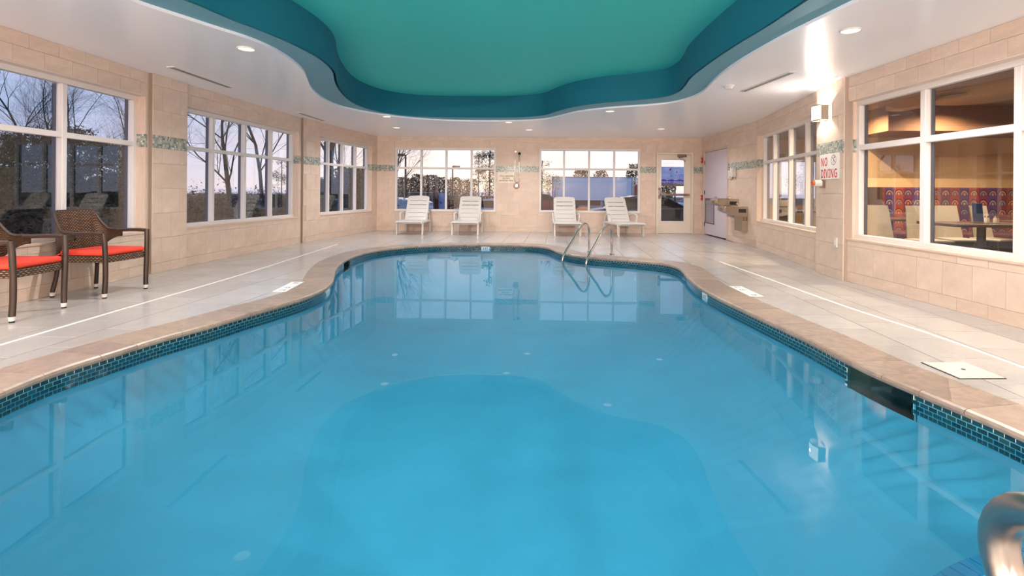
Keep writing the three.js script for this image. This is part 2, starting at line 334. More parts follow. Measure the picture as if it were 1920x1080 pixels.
// ---------------------------------------------------------------- ceiling with stepped free-form tray
const ceil = structure('ceiling', 'white ceiling with a free-form teal tray over the pool');
{
  const outA = [[-3.52, 3.4], [-3.46, 3.95], [-3.42, 4.13], [-3.35, 4.34], [-3.25, 4.66], [-3.13, 5.01], [-3.09, 5.3], [-3.11, 5.69], [-3.19, 6.15], [-3.29, 6.48], [-3.46, 6.9], [-3.70, 7.51], [-3.88, 8.16], [-3.97, 8.74], [-3.96, 9.2], [-3.87, 9.5], [-3.7, 9.9], [-3.35, 10.4], [-2.74, 10.84], [-2.01, 11.05], [-1.24, 11.07], [-0.65, 10.95], [-0.26, 10.73], [0.03, 10.3], [0.37, 9.75], [0.9, 9.33], [1.49, 9.06], [1.86, 8.83], [2.06, 8.5], [2.15, 8.1], [2.16, 7.7], [2.12, 7.3], [2.08, 6.81], [2.07, 6.21], [2.11, 5.59], [2.17, 5.06], [2.24, 4.65], [2.34, 4.11], [2.5, 3.2], [2.45, 2], [2.1, 0.8], [1.2, 0.1], [0, -0.1], [-1.2, 0.1], [-2.4, 0.6], [-3.2, 1.5], [-3.5, 2.5]];
  const outB = [[-3.1, 3.4], [-3.06, 3.96], [-3.01, 4.2], [-2.97, 4.5], [-2.9, 4.79], [-2.83, 5.14], [-2.80, 5.48], [-2.80, 5.88], [-2.85, 6.25], [-2.94, 6.59], [-3.14, 7.1], [-3.31, 7.58], [-3.43, 8.0], [-3.55, 8.5], [-3.62, 9.0], [-3.60, 9.5], [-3.45, 10.02], [-3.03, 10.48], [-2.5, 10.62], [-1.94, 10.66], [-1.0, 10.66], [-0.51, 10.5], [-0.27, 10.28], [-0.05, 9.84], [0.27, 9.31], [0.72, 8.92], [1.36, 8.6], [1.70, 8.33], [1.81, 7.95], [1.80, 7.5], [1.75, 7.0], [1.77, 6.16], [1.83, 5.41], [1.90, 4.85], [1.94, 4.35], [1.97, 4.0], [2.1, 3.1], [2.05, 2.1], [1.75, 1.1], [1.05, 0.5], [0, 0.3], [-1.1, 0.5], [-2.15, 0.95], [-2.85, 1.7], [-3.08, 2.6]];
  const A = loop(outA, 240), B0 = loop(outB, 480), BN = normalsOf(B0), Bq = B0.map((p, i) => [p[0] + BN[i][0] * 0.03, p[1] + BN[i][1] * 0.03]), big = [[-5.7, -3.7], [-5.8, 6], [-5.8, 11], [-5.4, 14.5], [4.35, 14.75], [4.5, 11], [4.5, -3.7]];
  part(ceil, 'ceiling_slab', flat(big, H, H + 0.2, A), M.ceiling);
  part(ceil, 'tray_ledge', flat([...A].map((p, i, l) => [p[0], p[1]]), H + 0.03, H + 0.2, Bq), M.ledge);
  const C = loop(outB.map(([x, d]) => [x, d]), 480), nn = normalsOf(C), Co = C.map((p, i) => [p[0] + nn[i][0] * 0.06, p[1] + nn[i][1] * 0.06]);
const strip = (l, s, y0, y1) => { const p = [], nr = [], id = [], n = l.length; l.forEach(([x, d], i) => { for (const y of [y0, y1]) { p.push(x, y, -d); nr.push(nn[i][0] * s, 0, -nn[i][1] * s); } const A = i * 2, B2 = ((i + 1) % n) * 2; s < 0 ? id.push(A, B2, A + 1, B2, B2 + 1, A + 1) : id.push(A, A + 1, B2, B2, A + 1, B2 + 1); }); const g = new THREE.BufferGeometry(); g.setAttribute('position', new THREE.Float32BufferAttribute(p, 3)); g.setAttribute('normal', new THREE.Float32BufferAttribute(nr, 3)); g.setAttribute('uv', new THREE.Float32BufferAttribute(new Float32Array(p.length / 3 * 2), 2)); g.setIndex(id); return g; };
  part(ceil, 'tray_fascia', merge([strip(C, -1, H + 0.031, 3.12), strip(Co, 1, H + 0.031, 3.12)]), M.fascia);   // curved band with smooth faces on both sides
  part(ceil, 'tray_top', flat(Co, 3.12, 3.24), M.trayTop);
}

// ---------------------------------------------------------------- pool
const WATER = -0.1, COPT = 0.048;
const pool = thing('swimming_pool', 'free-form swimming pool with stone coping and dark green waterline tiles', 'pool');
{
  // basin: a short upright wall, then one smooth bowl that deepens towards the camera end
  const rings = [0, 0, 0, 0.1, 0.22, 0.36, 0.52, 0.7, 0.9, 1.15, 1.45, 1.8, 2.2, 2.7, 3.3, 4, 5], skim = [[2.035, 3.37, 0.26], [-3.45, 8.25, 0.2]], C0 = [-0.7, 5.5];
  const pos = [], idx = [], uv = [], n = POOL.length, deep = (d) => 1.12 + 0.85 * sstep(8.5 - d, 0, 7);
  rings.forEach((r, k) => POOL.forEach((p, i) => {
    const R = Math.hypot(p[0] - C0[0], p[1] - C0[1]), t = k < 10 ? Math.min(1, r / R) : lerp(1.15 / R, 1, (k - 9) / (rings.length - 10)), x = lerp(p[0], C0[0], t), d = lerp(p[1], C0[1], t);
    let e2 = 1e9; if (k > 2) for (let j = 0; j < n; j += 3) { const q = (POOL[j][0] - x) ** 2 + (POOL[j][1] - d) ** 2; if (q < e2) e2 = q; } else e2 = 0;
    const y = k === 0 ? -COPT - 0.02 : k === 1 ? -0.2 : -0.2 - (deep(d) - 0.2) * (1 - Math.exp(-Math.pow(Math.sqrt(e2) / 0.8, 1.15)));
    pos.push(x, y, -d); uv.push(x / 2, d / 2 + y);
    if (k) { const a = (k - 1) * n + i, b = (k - 1) * n + (i + 1) % n, c = k * n + i, e = k * n + (i + 1) % n; if (!(k === 1 && skim.some(([sx, sd, q]) => Math.hypot(p[0] - sx, p[1] - sd) < q || Math.hypot(POOL[(i + 1) % n][0] - sx, POOL[(i + 1) % n][1] - sd) < q))) idx.push(a, c, b, b, c, e); }
  }));
  const g = new THREE.BufferGeometry(); g.setAttribute('position', new THREE.Float32BufferAttribute(pos, 3)); g.setAttribute('uv', new THREE.Float32BufferAttribute(uv, 2)); g.setIndex(idx); g.computeVertexNormals();
  part(pool, 'basin', g, M.basin);
  // coping stones
  const per_ = 90, prof = [[-0.008, -COPT], [-0.022, -COPT + 0.008], [-0.028, -COPT / 2], [-0.022, -0.008], [-0.006, 0], [COPW, 0.0], [COPW, -COPT]];
  reseed(5);
  const bounds = [0]; while (bounds[bounds.length - 1] < NI - 4) bounds.push(Math.min(NI, bounds[bounds.length - 1] + Math.round(rr(4.4, 7.6)))); bounds[bounds.length - 1] = NI;
  for (let b = 0; b < bounds.length - 1; b++) {
    const i0 = bounds[b], i1 = bounds[b + 1], p = [], t = [], id = [], steps = [], uo = rnd() * 3, vo = rnd() * 3, m = prof.length;
    for (let i = i0; i <= i1; i++) steps.push(i);
    steps.forEach((i, s) => {
      const P = POOL[i % NI], N = PNORM[i % NI], e = s === 0 ? 0.0022 : s === steps.length - 1 ? -0.0022 : 0, T = [N[1], -N[0]];
      prof.forEach(([o, y], j) => { p.push(P[0] + N[0] * o + T[0] * e, y, -(P[1] + N[1] * o + T[1] * e)); t.push(uo + o * 1.6 + y * 2, vo + (i - i0) * 0.05 * 1.6); if (s && j) { const a = (s - 1) * m + j - 1, c = s * m + j - 1; id.push(a, c, a + 1, c, c + 1, a + 1); } });
    });
    for (const s of [0, steps.length - 1]) for (let j = 1; j < m - 1; j++) { const o = s * m; s ? id.push(o, o + j, o + j + 1) : id.push(o, o + j + 1, o + j); }
    const gg = new THREE.BufferGeometry(); gg.setAttribute('position', new THREE.Float32BufferAttribute(p, 3)); gg.setAttribute('uv', new THREE.Float32BufferAttribute(t, 2)); gg.setIndex(id); const h = gg.toNonIndexed(); h.computeVertexNormals();
    part(pool, 'coping_stone', h, pick(M.coping));
  }
  // waterline tiles, 52 x 27 mm, running bond, skipping the skimmer mouths and the depth tiles
  const curve = new THREE.CatmullRomCurve3(POOL.map(([x, d]) => V(x, 0, -d)), true), LEN = curve.getLength(); curve.arcLengthDivisions = 2000; curve.updateArcLengths();
  const nT = Math.round(LEN / 0.0525), sT = LEN / nT;
  const mouth = [[2.035, 3.37, 0.255], [-3.45, 8.25, 0.195], ...[[-2.72, 5.93], [-1.5, 10.78], [1.74, 6.1]].map(([x, d]) => [x, d, 0.09])];
  const near = [], far = [], unit = box(sT - 0.0055, 0.0225, 0.004), gap = (x, d) => mouth.some(([a, b, r]) => Math.hypot(x - a, d - b) < r);
  for (let r = 0; r < 4; r++) for (let i = 0; i < nT; i++) {
    const u = (((i + (r % 2) * 0.5 + 0.25) / nT) % 1), P = curve.getPointAt(u), T = curve.getTangentAt(u);
    if (gap(P.x, -P.z)) continue;
    const y = -COPT - 0.014 - r * 0.0275, a = Math.atan2(-T.z, T.x);
    near.push([P.x - T.z * -0.001, y, P.z, a, Math.hypot(P.x, P.z) + r * 0.4 + (P.z > -1.9 ? 50 : 0)]);
  }
  near.sort((a, b) => a[4] - b[4]);
  reseed(8);
  near.forEach(([x, y, z, a], i) => { const m = pick(M.poolTile); if (i < 300) part(pool, 'waterline_tile', unit, m, x, y, z, 0, a); else far.push([at(unit.clone(), x, y, z, 0, a), M.poolTile.indexOf(m)]); });
  for (let k = 0; k < M.poolTile.length; k++) { const l = far.filter((f) => f[1] === k).map((f) => f[0]); const m = part(pool, 'waterline_tile_field', merge(l), M.poolTile[k]); m.userData.kind = 'stuff'; }
  // grout bed behind the tiles, open at the two skimmers
  const gp = [], gi = []; let run = false, cnt = 0;
  for (let i = 0; i <= 1200; i++) { const P = curve.getPointAt((i / 1200) % 1), bad = mouth.slice(0, 2).some(([a, b, r]) => Math.hypot(P.x - a, -P.z - b) < r); if (bad) { run = false; continue; } const T = curve.getTangentAt((i / 1200) % 1); const nx = T.z, nz = -T.x; gp.push(P.x - nx * -0.0008, -COPT, P.z - nz * -0.0008, P.x - nx * -0.0008, -0.165, P.z - nz * -0.0008); if (run) { const a = cnt * 2 - 2; gi.push(a, a + 1, a + 2, a + 1, a + 3, a + 2); } run = true; cnt++; }
  const gg = new THREE.BufferGeometry(); gg.setAttribute('position', new THREE.Float32BufferAttribute(gp, 3)); gg.setIndex(gi); gg.computeVertexNormals();
  part(pool, 'tile_grout', gg, M.poolGrout);
  // skimmer mouths: dark tiled recesses behind the waterline
  for (const [x, d, r] of mouth.slice(0, 2)) {
    let bi = 0, bd = 9; POOL.forEach((p, i) => { const q = Math.hypot(p[0] - x, p[1] - d); if (q < bd) { bd = q; bi = i; } });
    const N = PNORM[bi], c = POOL[bi], ang = Math.atan2(N[0], -N[1]);     // local +z points out of the pool
    const s = new THREE.Group(); s.name = 'skimmer'; s.position.set(c[0], 0, -c[1]); s.rotation.y = ang; pool.add(s);
    const W = r * 2;
    part(s, 'mouth_back', box(W + 0.04, 0.17, 0.02), M.poolTile[1], 0, -COPT - 0.087, 0.18);
    for (const q of [-1, 1]) part(s, 'mouth_cheek', box(0.02, 0.17, 0.16), M.poolTile[2], q * (W / 2 + 0.01), -COPT - 0.087, 0.09);
    part(s, 'mouth_floor', box(W, 0.02, 0.16), M.poolTile[1], 0, -COPT - 0.162, 0.09);
  }
  // small white depth tiles set in the waterline
  for (const [x, d, txt] of [[-2.72, 5.93, '4'], [-1.5, 10.78, '3 FT'], [1.74, 6.1, '4 FT']]) {
    let bi = 0, bd = 9; POOL.forEach((p, i) => { const q = Math.hypot(p[0] - x, p[1] - d); if (q < bd) { bd = q; bi = i; } });
    const N = PNORM[bi], c = POOL[bi];
    const t = canvasTex(128, 64, (g2, w, h) => { g2.fillStyle = '#eef0ee'; g2.fillRect(0, 0, w, h); g2.fillStyle = '#1a2a3a'; g2.font = 'bold 46px sans-serif'; g2.textAlign = 'center'; g2.fillText(txt, w / 2, 48); });
    part(pool, 'depth_tile', box(0.17, 0.085, 0.008), [M.white, M.white, M.white, M.white, mat(0xffffff, 0.3, { map: t }), M.white], c[0] - N[0] * 0.002, -COPT - 0.044, -(c[1] - N[1] * 0.002), 0, Math.atan2(-N[0], N[1]));
  }
  // entry step seen through the water: a curved tread edged with blue tiles
  const sc = V(2.1, 0, -0.88), R = 1.3;
  const stepShape = []; for (let i = 0; i <= 24; i++) { const a = Math.PI * (0.45 + 0.62 * i / 24); stepShape.push([sc.x + Math.cos(a) * R, -sc.z + Math.sin(a) * R]); }
  const stepPoly = [...stepShape, [1.1, 0.6], [1.5, 0.6], [2.0, 1.1], [2.25, 1.9]];
  const inPool = stepPoly.filter(() => true);
  part(pool, 'entry_step', flat(inPool, -1.6, -0.302), M.basin);
  for (let i = 0; i < 40; i++) { const a = Math.PI * (0.45 + 0.62 * (i + 0.5) / 40), x = sc.x + Math.cos(a) * (R - 0.035), d = -sc.z + Math.sin(a) * (R - 0.035); if (!inside(POOL, x, d)) continue; part(pool, 'step_edge_tile', box(0.058, 0.008, 0.07), M.stepTile, x, -0.298, -d, 0, a - Math.PI / 2); }
}
{ // water surface
  const g = flat(off(0.0), WATER - 0.001, WATER); // thin sheet, then keep only its top
  const top = new THREE.ShapeGeometry(new THREE.Shape([...POOL].map(([x, d]) => new THREE.Vector2(x, d)))); top.rotateX(-Math.PI / 2); top.translate(0, WATER, 0);
  const p = top.attributes.position, uv = top.attributes.uv; for (let i = 0; i < p.count; i++) uv.setXY(i, p.getX(i) / 2.2, p.getZ(i) / 2.2);
  const m = new THREE.Mesh(top, water); m.name = 'pool_water'; m.userData = { label: 'calm turquoise water filling the pool', category: 'water' }; scene.add(m);
}
// ---------------------------------------------------------------- recessed ceiling lamps
const lampGlow = mat(0xfff4e0, 0.5, { emissive: new THREE.Color(1, 0.86, 0.66), emissiveIntensity: 1.3 });
const lampSpots = [[-3.36, 5.35, 'next to the tray edge above the wicker chairs'], [-3.5, 10.3, 'at the far left curve of the tray'], [-3.88, 12.13, 'nearest the left back corner'], [-1.08, 11.12, 'at the middle of the far tray edge'], [-0.71, 12.49, 'in front of the shower'], [0.96, 9.6, 'at the far right curve of the tray'], [2.43, 12.23, 'in front of the glazed door'], [2.69, 4.87, 'near the large breakfast room window'], [-3.75, 1.6, 'added as unseen fill left of the camera'], [2.9, 1.2, 'added as unseen fill right of the camera'], [-1.6, -1.2, 'added as unseen fill behind the camera, left'], [1.2, -1.2, 'added as unseen fill behind the camera, right']];  // the last four are unseen lamps added to brighten the room
for (const [x, d, where] of lampSpots) {
  const t = thing('ceiling_lamp', 'round recessed ceiling lamp ' + where, 'lamp', 'recessed ceiling lamps');
  t.position.set(x, H, -d);
  part(t, 'trim_ring', at(new THREE.TorusGeometry(0.085, 0.008, 8, 32), 0, 0, 0, Math.PI / 2), M.white, 0, -0.004, 0);
  part(t, 'lamp_lens', cyl(0.08, 0.08, 0.006, 28), lampGlow, 0, -0.004, 0);
const l = new THREE.SpotLight(LAMPC, LAMP * (d > 9 ? 0.42 : d > 2 ? 0.8 : 0.4), 0, 1.4, 0.5, 2); l.name = 'ceiling_lamp'; l.position.set(x, H - 0.012, -d); l.target.position.set(x, 0, -d); l.shadow.radius = 0; scene.add(l, l.target);
}

// ---------------------------------------------------------------- wall sconces: open box of frosted glass that throws light up and down
const sconceGlow = mat(0xfff6e6, 0.5, { emissive: new THREE.Color(1, 0.88, 0.70), emissiveIntensity: 3 });
function sconce(k, u, y, label, power) {
  const t = thing('wall_lamp', label, 'lamp', 'wall lamps'); seat(t, k, u, y, 0);
  part(t, 'back_plate', rbox(0.12, 0.2, 0.018, 0.004), M.steel, 0, 0, 0.010);
  part(t, 'arm', box(0.05, 0.06, 0.04), M.steel, 0, 0, 0.036);
  const pts = []; for (let i = 0; i <= 10; i++) { const a = -1 + 2 * i / 10; pts.push([a * 0.14, 0.17 - 0.045 * a * a]); }
  const shade = [...pts, ...[...pts].reverse().map(([x, z]) => [x * 0.95, z - 0.008])];
  const g = extrude(shade, 0.2); g.rotateX(Math.PI / 2); g.translate(0, 0.1, 0);
  part(t, 'lamp_shade', g, sconceGlow);
  for (const s of [-1, 1]) { const r = extrude([...pts.map(([x, z]) => [x * 1.01, z + 0.003]), ...[...pts].reverse().map(([x, z]) => [x * 0.94, z - 0.012])], 0.012); r.rotateX(Math.PI / 2); part(t, 'shade_rim', r, M.steel, 0, s * 0.1 + 0.006, 0); }
  for (const s of [-1, 1]) part(t, 'side_strap', box(0.006, 0.2, 0.1), M.steel, s * 0.137, 0, 0.075);
  t.updateMatrixWorld(true);
  const p = t.localToWorld(V(0, 0, 0.147));
  const l = new THREE.PointLight(new THREE.Color(1, 0.92, 0.84), power, 0, 2); l.name = 'wall_lamp'; l.position.copy(p); l.shadow.radius = 1.5; scene.add(l);
}
sconce('PR', 0.28, 2.245, 'lit wall lamp above the no diving sign', SCONCE * 0.19);
sconce('L0', 2.6, 2.245, 'added fill lamp on the left wall behind the camera', SCONCE * 6);  // this lamp and the next three are added out of view as fill light
sconce('R0', 2.6, 2.245, 'added fill lamp on the right wall behind the camera', SCONCE * 2.2);
sconce('F', 3.0, 2.245, 'added fill lamp on the wall behind the camera, right side', SCONCE * 4.2);
sconce('F', 6.0, 2.245, 'added fill lamp on the wall behind the camera, left side', SCONCE * 4.2);
// ---------------------------------------------------------------- doors
{
  const g = structure('door_1', 'cream glazed exit door with push bar on the back wall'); seat(g, 'B', 7.775, 0, 0);
  const W = 1.012, Hd = 2.232, F = 0.055, c = mat(0xe7d8c6, 0.45);
  for (const u of [F / 2, W - F / 2]) part(g, 'frame_jamb', box(F, Hd, 0.14), c, u, Hd / 2, -0.05);
  part(g, 'frame_head', box(W - 2 * F, F, 0.14), c, W / 2, Hd - F / 2, -0.05);
  const leaf = new THREE.Group(); leaf.name = 'door_leaf'; g.add(leaf);
  const w0 = F + 0.004, w1 = W - F - 0.004, g0 = 0.135, g1 = 0.77, y0 = 0.335, y1 = 2.035, top = Hd - F - 0.005;
  const fr = extrude([[w0, 0.012], [w1, 0.012], [w1, top], [w0, top]], 0.045, 0, [[[g0, y0], [g0, y1], [g1, y1], [g1, y0]]]);
  part(leaf, 'leaf_frame', fr, c, 0, 0, -0.06);
  part(leaf, 'pane', box(g1 - g0, y1 - y0, 0.005), M.glass, (g0 + g1) / 2, (y0 + y1) / 2, -0.04);
  for (const [x, y, a, b] of [[(g0 + g1) / 2, y0, g1 - g0, 0.018], [(g0 + g1) / 2, y1, g1 - g0, 0.018], [g0, (y0 + y1) / 2, 0.018, y1 - y0 - 0.018], [g1, (y0 + y1) / 2, 0.018, y1 - y0 - 0.018]]) part(leaf, 'glazing_bead', box(a, b, 0.008), M.frame, x, y, -0.011);
  part(leaf, 'push_bar', rbox(0.8, 0.06, 0.05, 0.012), M.bronze, 0.5, 1.07, 0.045);
  part(leaf, 'lock_case', rbox(0.1, 0.3, 0.03, 0.006), M.bronze, 0.075, 1.11, 0.0);
  part(leaf, 'pull_handle', rbox(0.03, 0.16, 0.05, 0.012), M.chrome, 0.075, 1.12, 0.035);
  part(g, 'door_closer', rbox(0.24, 0.075, 0.05, 0.008), M.bronze, 0.70, Hd - 0.085, 0.012);
  part(g, 'closer_arm', merge([bar(V(0.72, Hd - 0.13, 0.03), V(0.57, Hd - 0.145, 0.14), 0.008), bar(V(0.57, Hd - 0.145, 0.14), V(0.80, Hd - 0.24, 0.0), 0.006)]), M.bronze);
  part(g, 'threshold', box(W - 2 * F, 0.012, 0.16), M.chrome, W / 2, 0.006, -0.04);
}
{
  const g = structure('door_2', 'pale lilac double utility door with a louvre in one leaf'); seat(g, 'RA', 0.13, 0, 0);
  const W = 1.73, Hd = 2.27, F = 0.05, c = mat(0xcfc4cc, 0.4), fc = mat(0xd2bcae, 0.5), y0 = 0.33, y1 = 0.97;
  for (const u of [F / 2, W - F / 2]) part(g, 'frame_jamb', box(F, Hd, 0.12), fc, u, Hd / 2, -0.04);
  part(g, 'frame_head', box(W - 2 * F, F, 0.12), fc, W / 2, Hd - F / 2, -0.04);
  const mid = W / 2;
  [[F + 0.004, mid - 0.002], [mid + 0.002, W - F - 0.004]].forEach(([a, b], i) => {
    const leaf = new THREE.Group(); leaf.name = 'door_leaf'; g.add(leaf);
    const hole = i ? [] : [[[a + 0.06, y0], [a + 0.06, y1], [b - 0.1, y1], [b - 0.1, y0]]];
    part(leaf, 'leaf_panel', extrude([[a, 0.025], [b, 0.025], [b, Hd - F - 0.006], [a, Hd - F - 0.006]], 0.045, 0, hole), c, 0, 0, -0.06);
    if (!i) {
      const u0 = a + 0.06, u1 = b - 0.1;
      for (let k = 0; k < 18; k++) part(leaf, 'louvre_slat', box(u1 - u0 - 0.01, 0.004, 0.045), c, (u0 + u1) / 2, y0 + 0.02 + k * (y1 - y0 - 0.03) / 17, -0.035, 0.7);
      for (const [x, y, w, h] of [[(u0 + u1) / 2, y0, u1 - u0 + 0.05, 0.03], [(u0 + u1) / 2, y1, u1 - u0 + 0.05, 0.03], [u0, (y0 + y1) / 2, 0.03, y1 - y0 - 0.03], [u1, (y0 + y1) / 2, 0.03, y1 - y0 - 0.03]]) part(leaf, 'louvre_frame', box(w, h, 0.012), mat(0x6d5a5c, 0.5), x, y, -0.008);
    } else part(leaf, 'lever_handle', merge([at(cyl(0.025, 0.025, 0.012, 16), a + 0.06, 1.02, -0.008, Math.PI / 2), at(rbox(0.12, 0.02, 0.02, 0.008), a + 0.1, 1.02, 0.03), at(cyl(0.009, 0.009, 0.04, 10), a + 0.06, 1.02, 0.012, Math.PI / 2)]), M.chrome);
    for (const y of [0.28, 1.14, 1.95]) part(leaf, 'hinge', cyl(0.011, 0.011, 0.11, 10), M.dark, i ? b + 0.004 : a - 0.004, y, -0.008);
  });
}

{ // the closet that the louvre ventilates
  const g = structure('wall_right_006', 'walls of the closet behind the utility doors'), c = mat(0xcfc6ba, 0.8); seat(g, 'RA', 0, 0, 0);
  part(g, 'closet_back', box(1.95, 2.5, 0.05), c, 1.0, 1.22, -0.85); for (const u of [0.06, 1.94]) part(g, 'closet_side', box(0.05, 2.5, 0.58), c, u, 1.22, -0.54); part(g, 'closet_top', box(1.95, 0.05, 0.63), c, 1.0, 2.49, -0.56); part(g, 'closet_floor', box(1.95, 0.05, 0.63), c, 1.0, -0.03, -0.56);
}

// ---------------------------------------------------------------- wicker armchairs
const weaveCanvas = (bump) => canvasTex(256, 256, (g, w, h) => {
  g.fillStyle = bump ? '#202020' : '#2c1d15'; g.fillRect(0, 0, w, h);
  const rows = 10, cols = 4;
  for (let r = 0; r < rows; r++) for (let c = -1; c <= cols; c++) {
    const x = (c + (r % 2) * 0.5) * w / cols, y = r * h / rows;
    if (bump) { const gr = g.createLinearGradient(0, y, 0, y + h / rows); gr.addColorStop(0, '#303030'); gr.addColorStop(0.5, '#ffffff'); gr.addColorStop(1, '#303030'); g.fillStyle = gr; } else g.fillStyle = ['#3a261a', '#43301f', '#33221a'][(r + c + 5) % 3];
    g.fillRect(x, y + 2, w / cols * 0.94, h / rows - 4);
    if (!bump) { g.fillStyle = ['#a9805a', '#b78f66', '#94704e'][(r * 3 + c + 7) % 3]; g.fillRect(x + w / cols * 0.22, y + h / rows * 0.34, w / cols * 0.5, h / rows * 0.36); }
  }
});
const weaveT = weaveCanvas(false), weaveB = weaveCanvas(true); for (const t of [weaveT, weaveB]) { t.wrapS = t.wrapT = THREE.RepeatWrapping; } weaveB.colorSpace = THREE.NoColorSpace;
const wrapTex = canvasTex(64, 64, (g, w, h) => { g.fillStyle = '#2b1d17'; g.fillRect(0, 0, w, h); for (let i = 0; i < 4; i++) { g.fillStyle = '#4a362a'; g.fillRect(0, i * 16 + 3, w, 9); } }); wrapTex.wrapS = wrapTex.wrapT = THREE.RepeatWrapping;
const weave = mat(0xffffff, 0.5, { map: weaveT, bumpMap: weaveB, bumpScale: 0.004 });
const wrapM = mat(0xffffff, 0.5, { map: wrapTex, bumpMap: wrapTex, bumpScale: 0.002 });
const cushionM = mat(0xe8452f, 0.75, { bumpMap: bumpTex, bumpScale: 0.0005 });
function gridGeo(nu, nv, f, su, sv) {
  const p = [], t = [], id = [];
  for (let i = 0; i <= nu; i++) for (let j = 0; j <= nv; j++) { const q = f(i / nu, j / nv); p.push(q.x, q.y, q.z); t.push(i / nu * su, j / nv * sv); if (i && j) { const a = (i - 1) * (nv + 1) + j - 1, b = i * (nv + 1) + j - 1; id.push(a, b, a + 1, b, b + 1, a + 1); } }
  const g = new THREE.BufferGeometry(); g.setAttribute('position', new THREE.Float32BufferAttribute(p, 3)); g.setAttribute('uv', new THREE.Float32BufferAttribute(t, 2)); g.setIndex(id); g.computeVertexNormals(); return g;
}
const uvScale = (g, a, b) => { const uv = g.attributes.uv; for (let i = 0; i < uv.count; i++) uv.setXY(i, uv.getX(i) * a, uv.getY(i) * b); return g; };
function wickerChair(label) { // front is +z
  const t = thing('wicker_armchair', label, 'chair', 'wicker armchairs at the left window');
  const hs = (s) => { const a = Math.abs(s); return lerp(0.88, 0.665, sstep(a, 0.50, 0.86)); };
  const lo = (s) => lerp(0.40, 0.60, sstep(Math.abs(s), 0.45, 1));
  const plan = (s, y) => { const a = Math.abs(s), e = Math.sign(s), lean = (y - 0.42) * 0.16 * (1 - a * 0.7); const x = a < 0.6 ? a / 0.6 * 0.235 : 0.235 + 0.045 * Math.sin((a - 0.6) / 0.4 * Math.PI / 2); const z = a < 0.55 ? -0.27 : -0.27 + 0.25 * Math.pow((a - 0.55) / 0.45, 1.5); return V(e * x, y, z - lean); };
  const shell = (o) => gridGeo(36, 8, (i, j) => { const s = i * 2 - 1, y = lerp(lo(s), hs(s), j), p = plan(s, y); p.z += o; p.x *= 1 - o * 0.4; return p; }, 6, 3);
  const inner = shell(0.012), outer = shell(-0.012); outer.index.array.reverse(); outer.computeVertexNormals();
  part(t, 'backrest', merge([inner, outer]), weave);
  const rim = []; for (let i = 0; i <= 40; i++) { const s = i / 20 - 1; rim.push(plan(s, hs(s))); }
  part(t, 'back_rim', uvScale(tube(rim, 0.014, 90, 8), 30, 1), wrapM);
  const rimL = []; for (let i = 0; i <= 40; i++) { const s = i / 20 - 1; rimL.push(plan(s, lo(s))); }
  part(t, 'lower_rim', uvScale(tube(rimL, 0.012, 90, 8), 30, 1), wrapM);
  for (const e of [-1, 1]) {
    part(t, 'armrest', uvScale(tube([V(e * 0.276, 0.655, -0.08), V(e * 0.282, 0.66, 0.08), V(e * 0.28, 0.66, 0.2), V(e * 0.275, 0.655, 0.262)], 0.02, 24, 10), 16, 1), wrapM);
    part(t, 'front_leg', uvScale(tube([V(e * 0.275, 0.668, 0.268), V(e * 0.27, 0.58, 0.274), V(e * 0.262, 0.38, 0.278), V(e * 0.258, 0.18, 0.276), V(e * 0.262, 0.05, 0.272)], 0.024, 30, 10), 26, 1), wrapM);
    part(t, 'rear_leg', uvScale(tube([V(e * 0.225, 0.44, -0.26), V(e * 0.232, 0.22, -0.275), V(e * 0.25, 0.05, -0.30)], 0.02, 20, 10), 18, 1), wrapM);
    for (const [x, z] of [[e * 0.262, 0.272], [e * 0.25, -0.30]]) { const f = part(t, 'foot_cap', cyl(0.0235, 0.021, 0.035, 14), mat(0xe6ded6, 0.35), x, 0.031, z); part(f, 'foot_glide', cyl(0.021, 0.018, 0.014, 14), M.black, 0, -0.0245, 0); }
  }
  const apron = [[-0.255, -0.25], [0.255, -0.25], [0.262, 0.265], [0.14, 0.285], [0, 0.292], [-0.14, 0.285], [-0.262, 0.265]];
  const sg = flat(apron.map(([x, z]) => [x, -z]), 0.36, 0.425); uvScale(sg, 6, 6);
  part(t, 'seat_frame', sg, weave);
  const cg = rbox(0.51, 0.056, 0.50, 0.027, 4), cp = cg.attributes.position;
  for (let i = 0; i < cp.count; i++) { const x = cp.getX(i) / 0.255, z = cp.getZ(i) / 0.25; if (cp.getY(i) > 0) cp.setY(i, cp.getY(i) + 0.02 * (1 - x * x) * (1 - z * z)); }
  cg.computeVertexNormals();
  const cu = part(t, 'seat_cushion', cg, cushionM, 0, 0.454, 0.02);
  for (const e of [-1, 1]) part(cu, 'cushion_tie', tube([V(e * 0.24, -0.005, -0.23), V(e * 0.27, -0.02, -0.25), V(e * 0.262, -0.06, -0.27), V(e * 0.25, -0.085, -0.255)], 0.006, 16, 6), cushionM);
  return t;
}
{
  const a = wickerChair('brown wicker armchair with red cushion, cut by the left edge of the picture'); a.position.set(-4.84, 0, -4.26); a.rotation.y = Math.PI / 2 + 0.15; a.scale.setScalar(1.02);
  const b = wickerChair('brown wicker armchair with red cushion, standing nearer the tiled pier'); b.position.set(-4.88, 0, -5.26); b.rotation.y = Math.PI / 2 + 0.0;
}

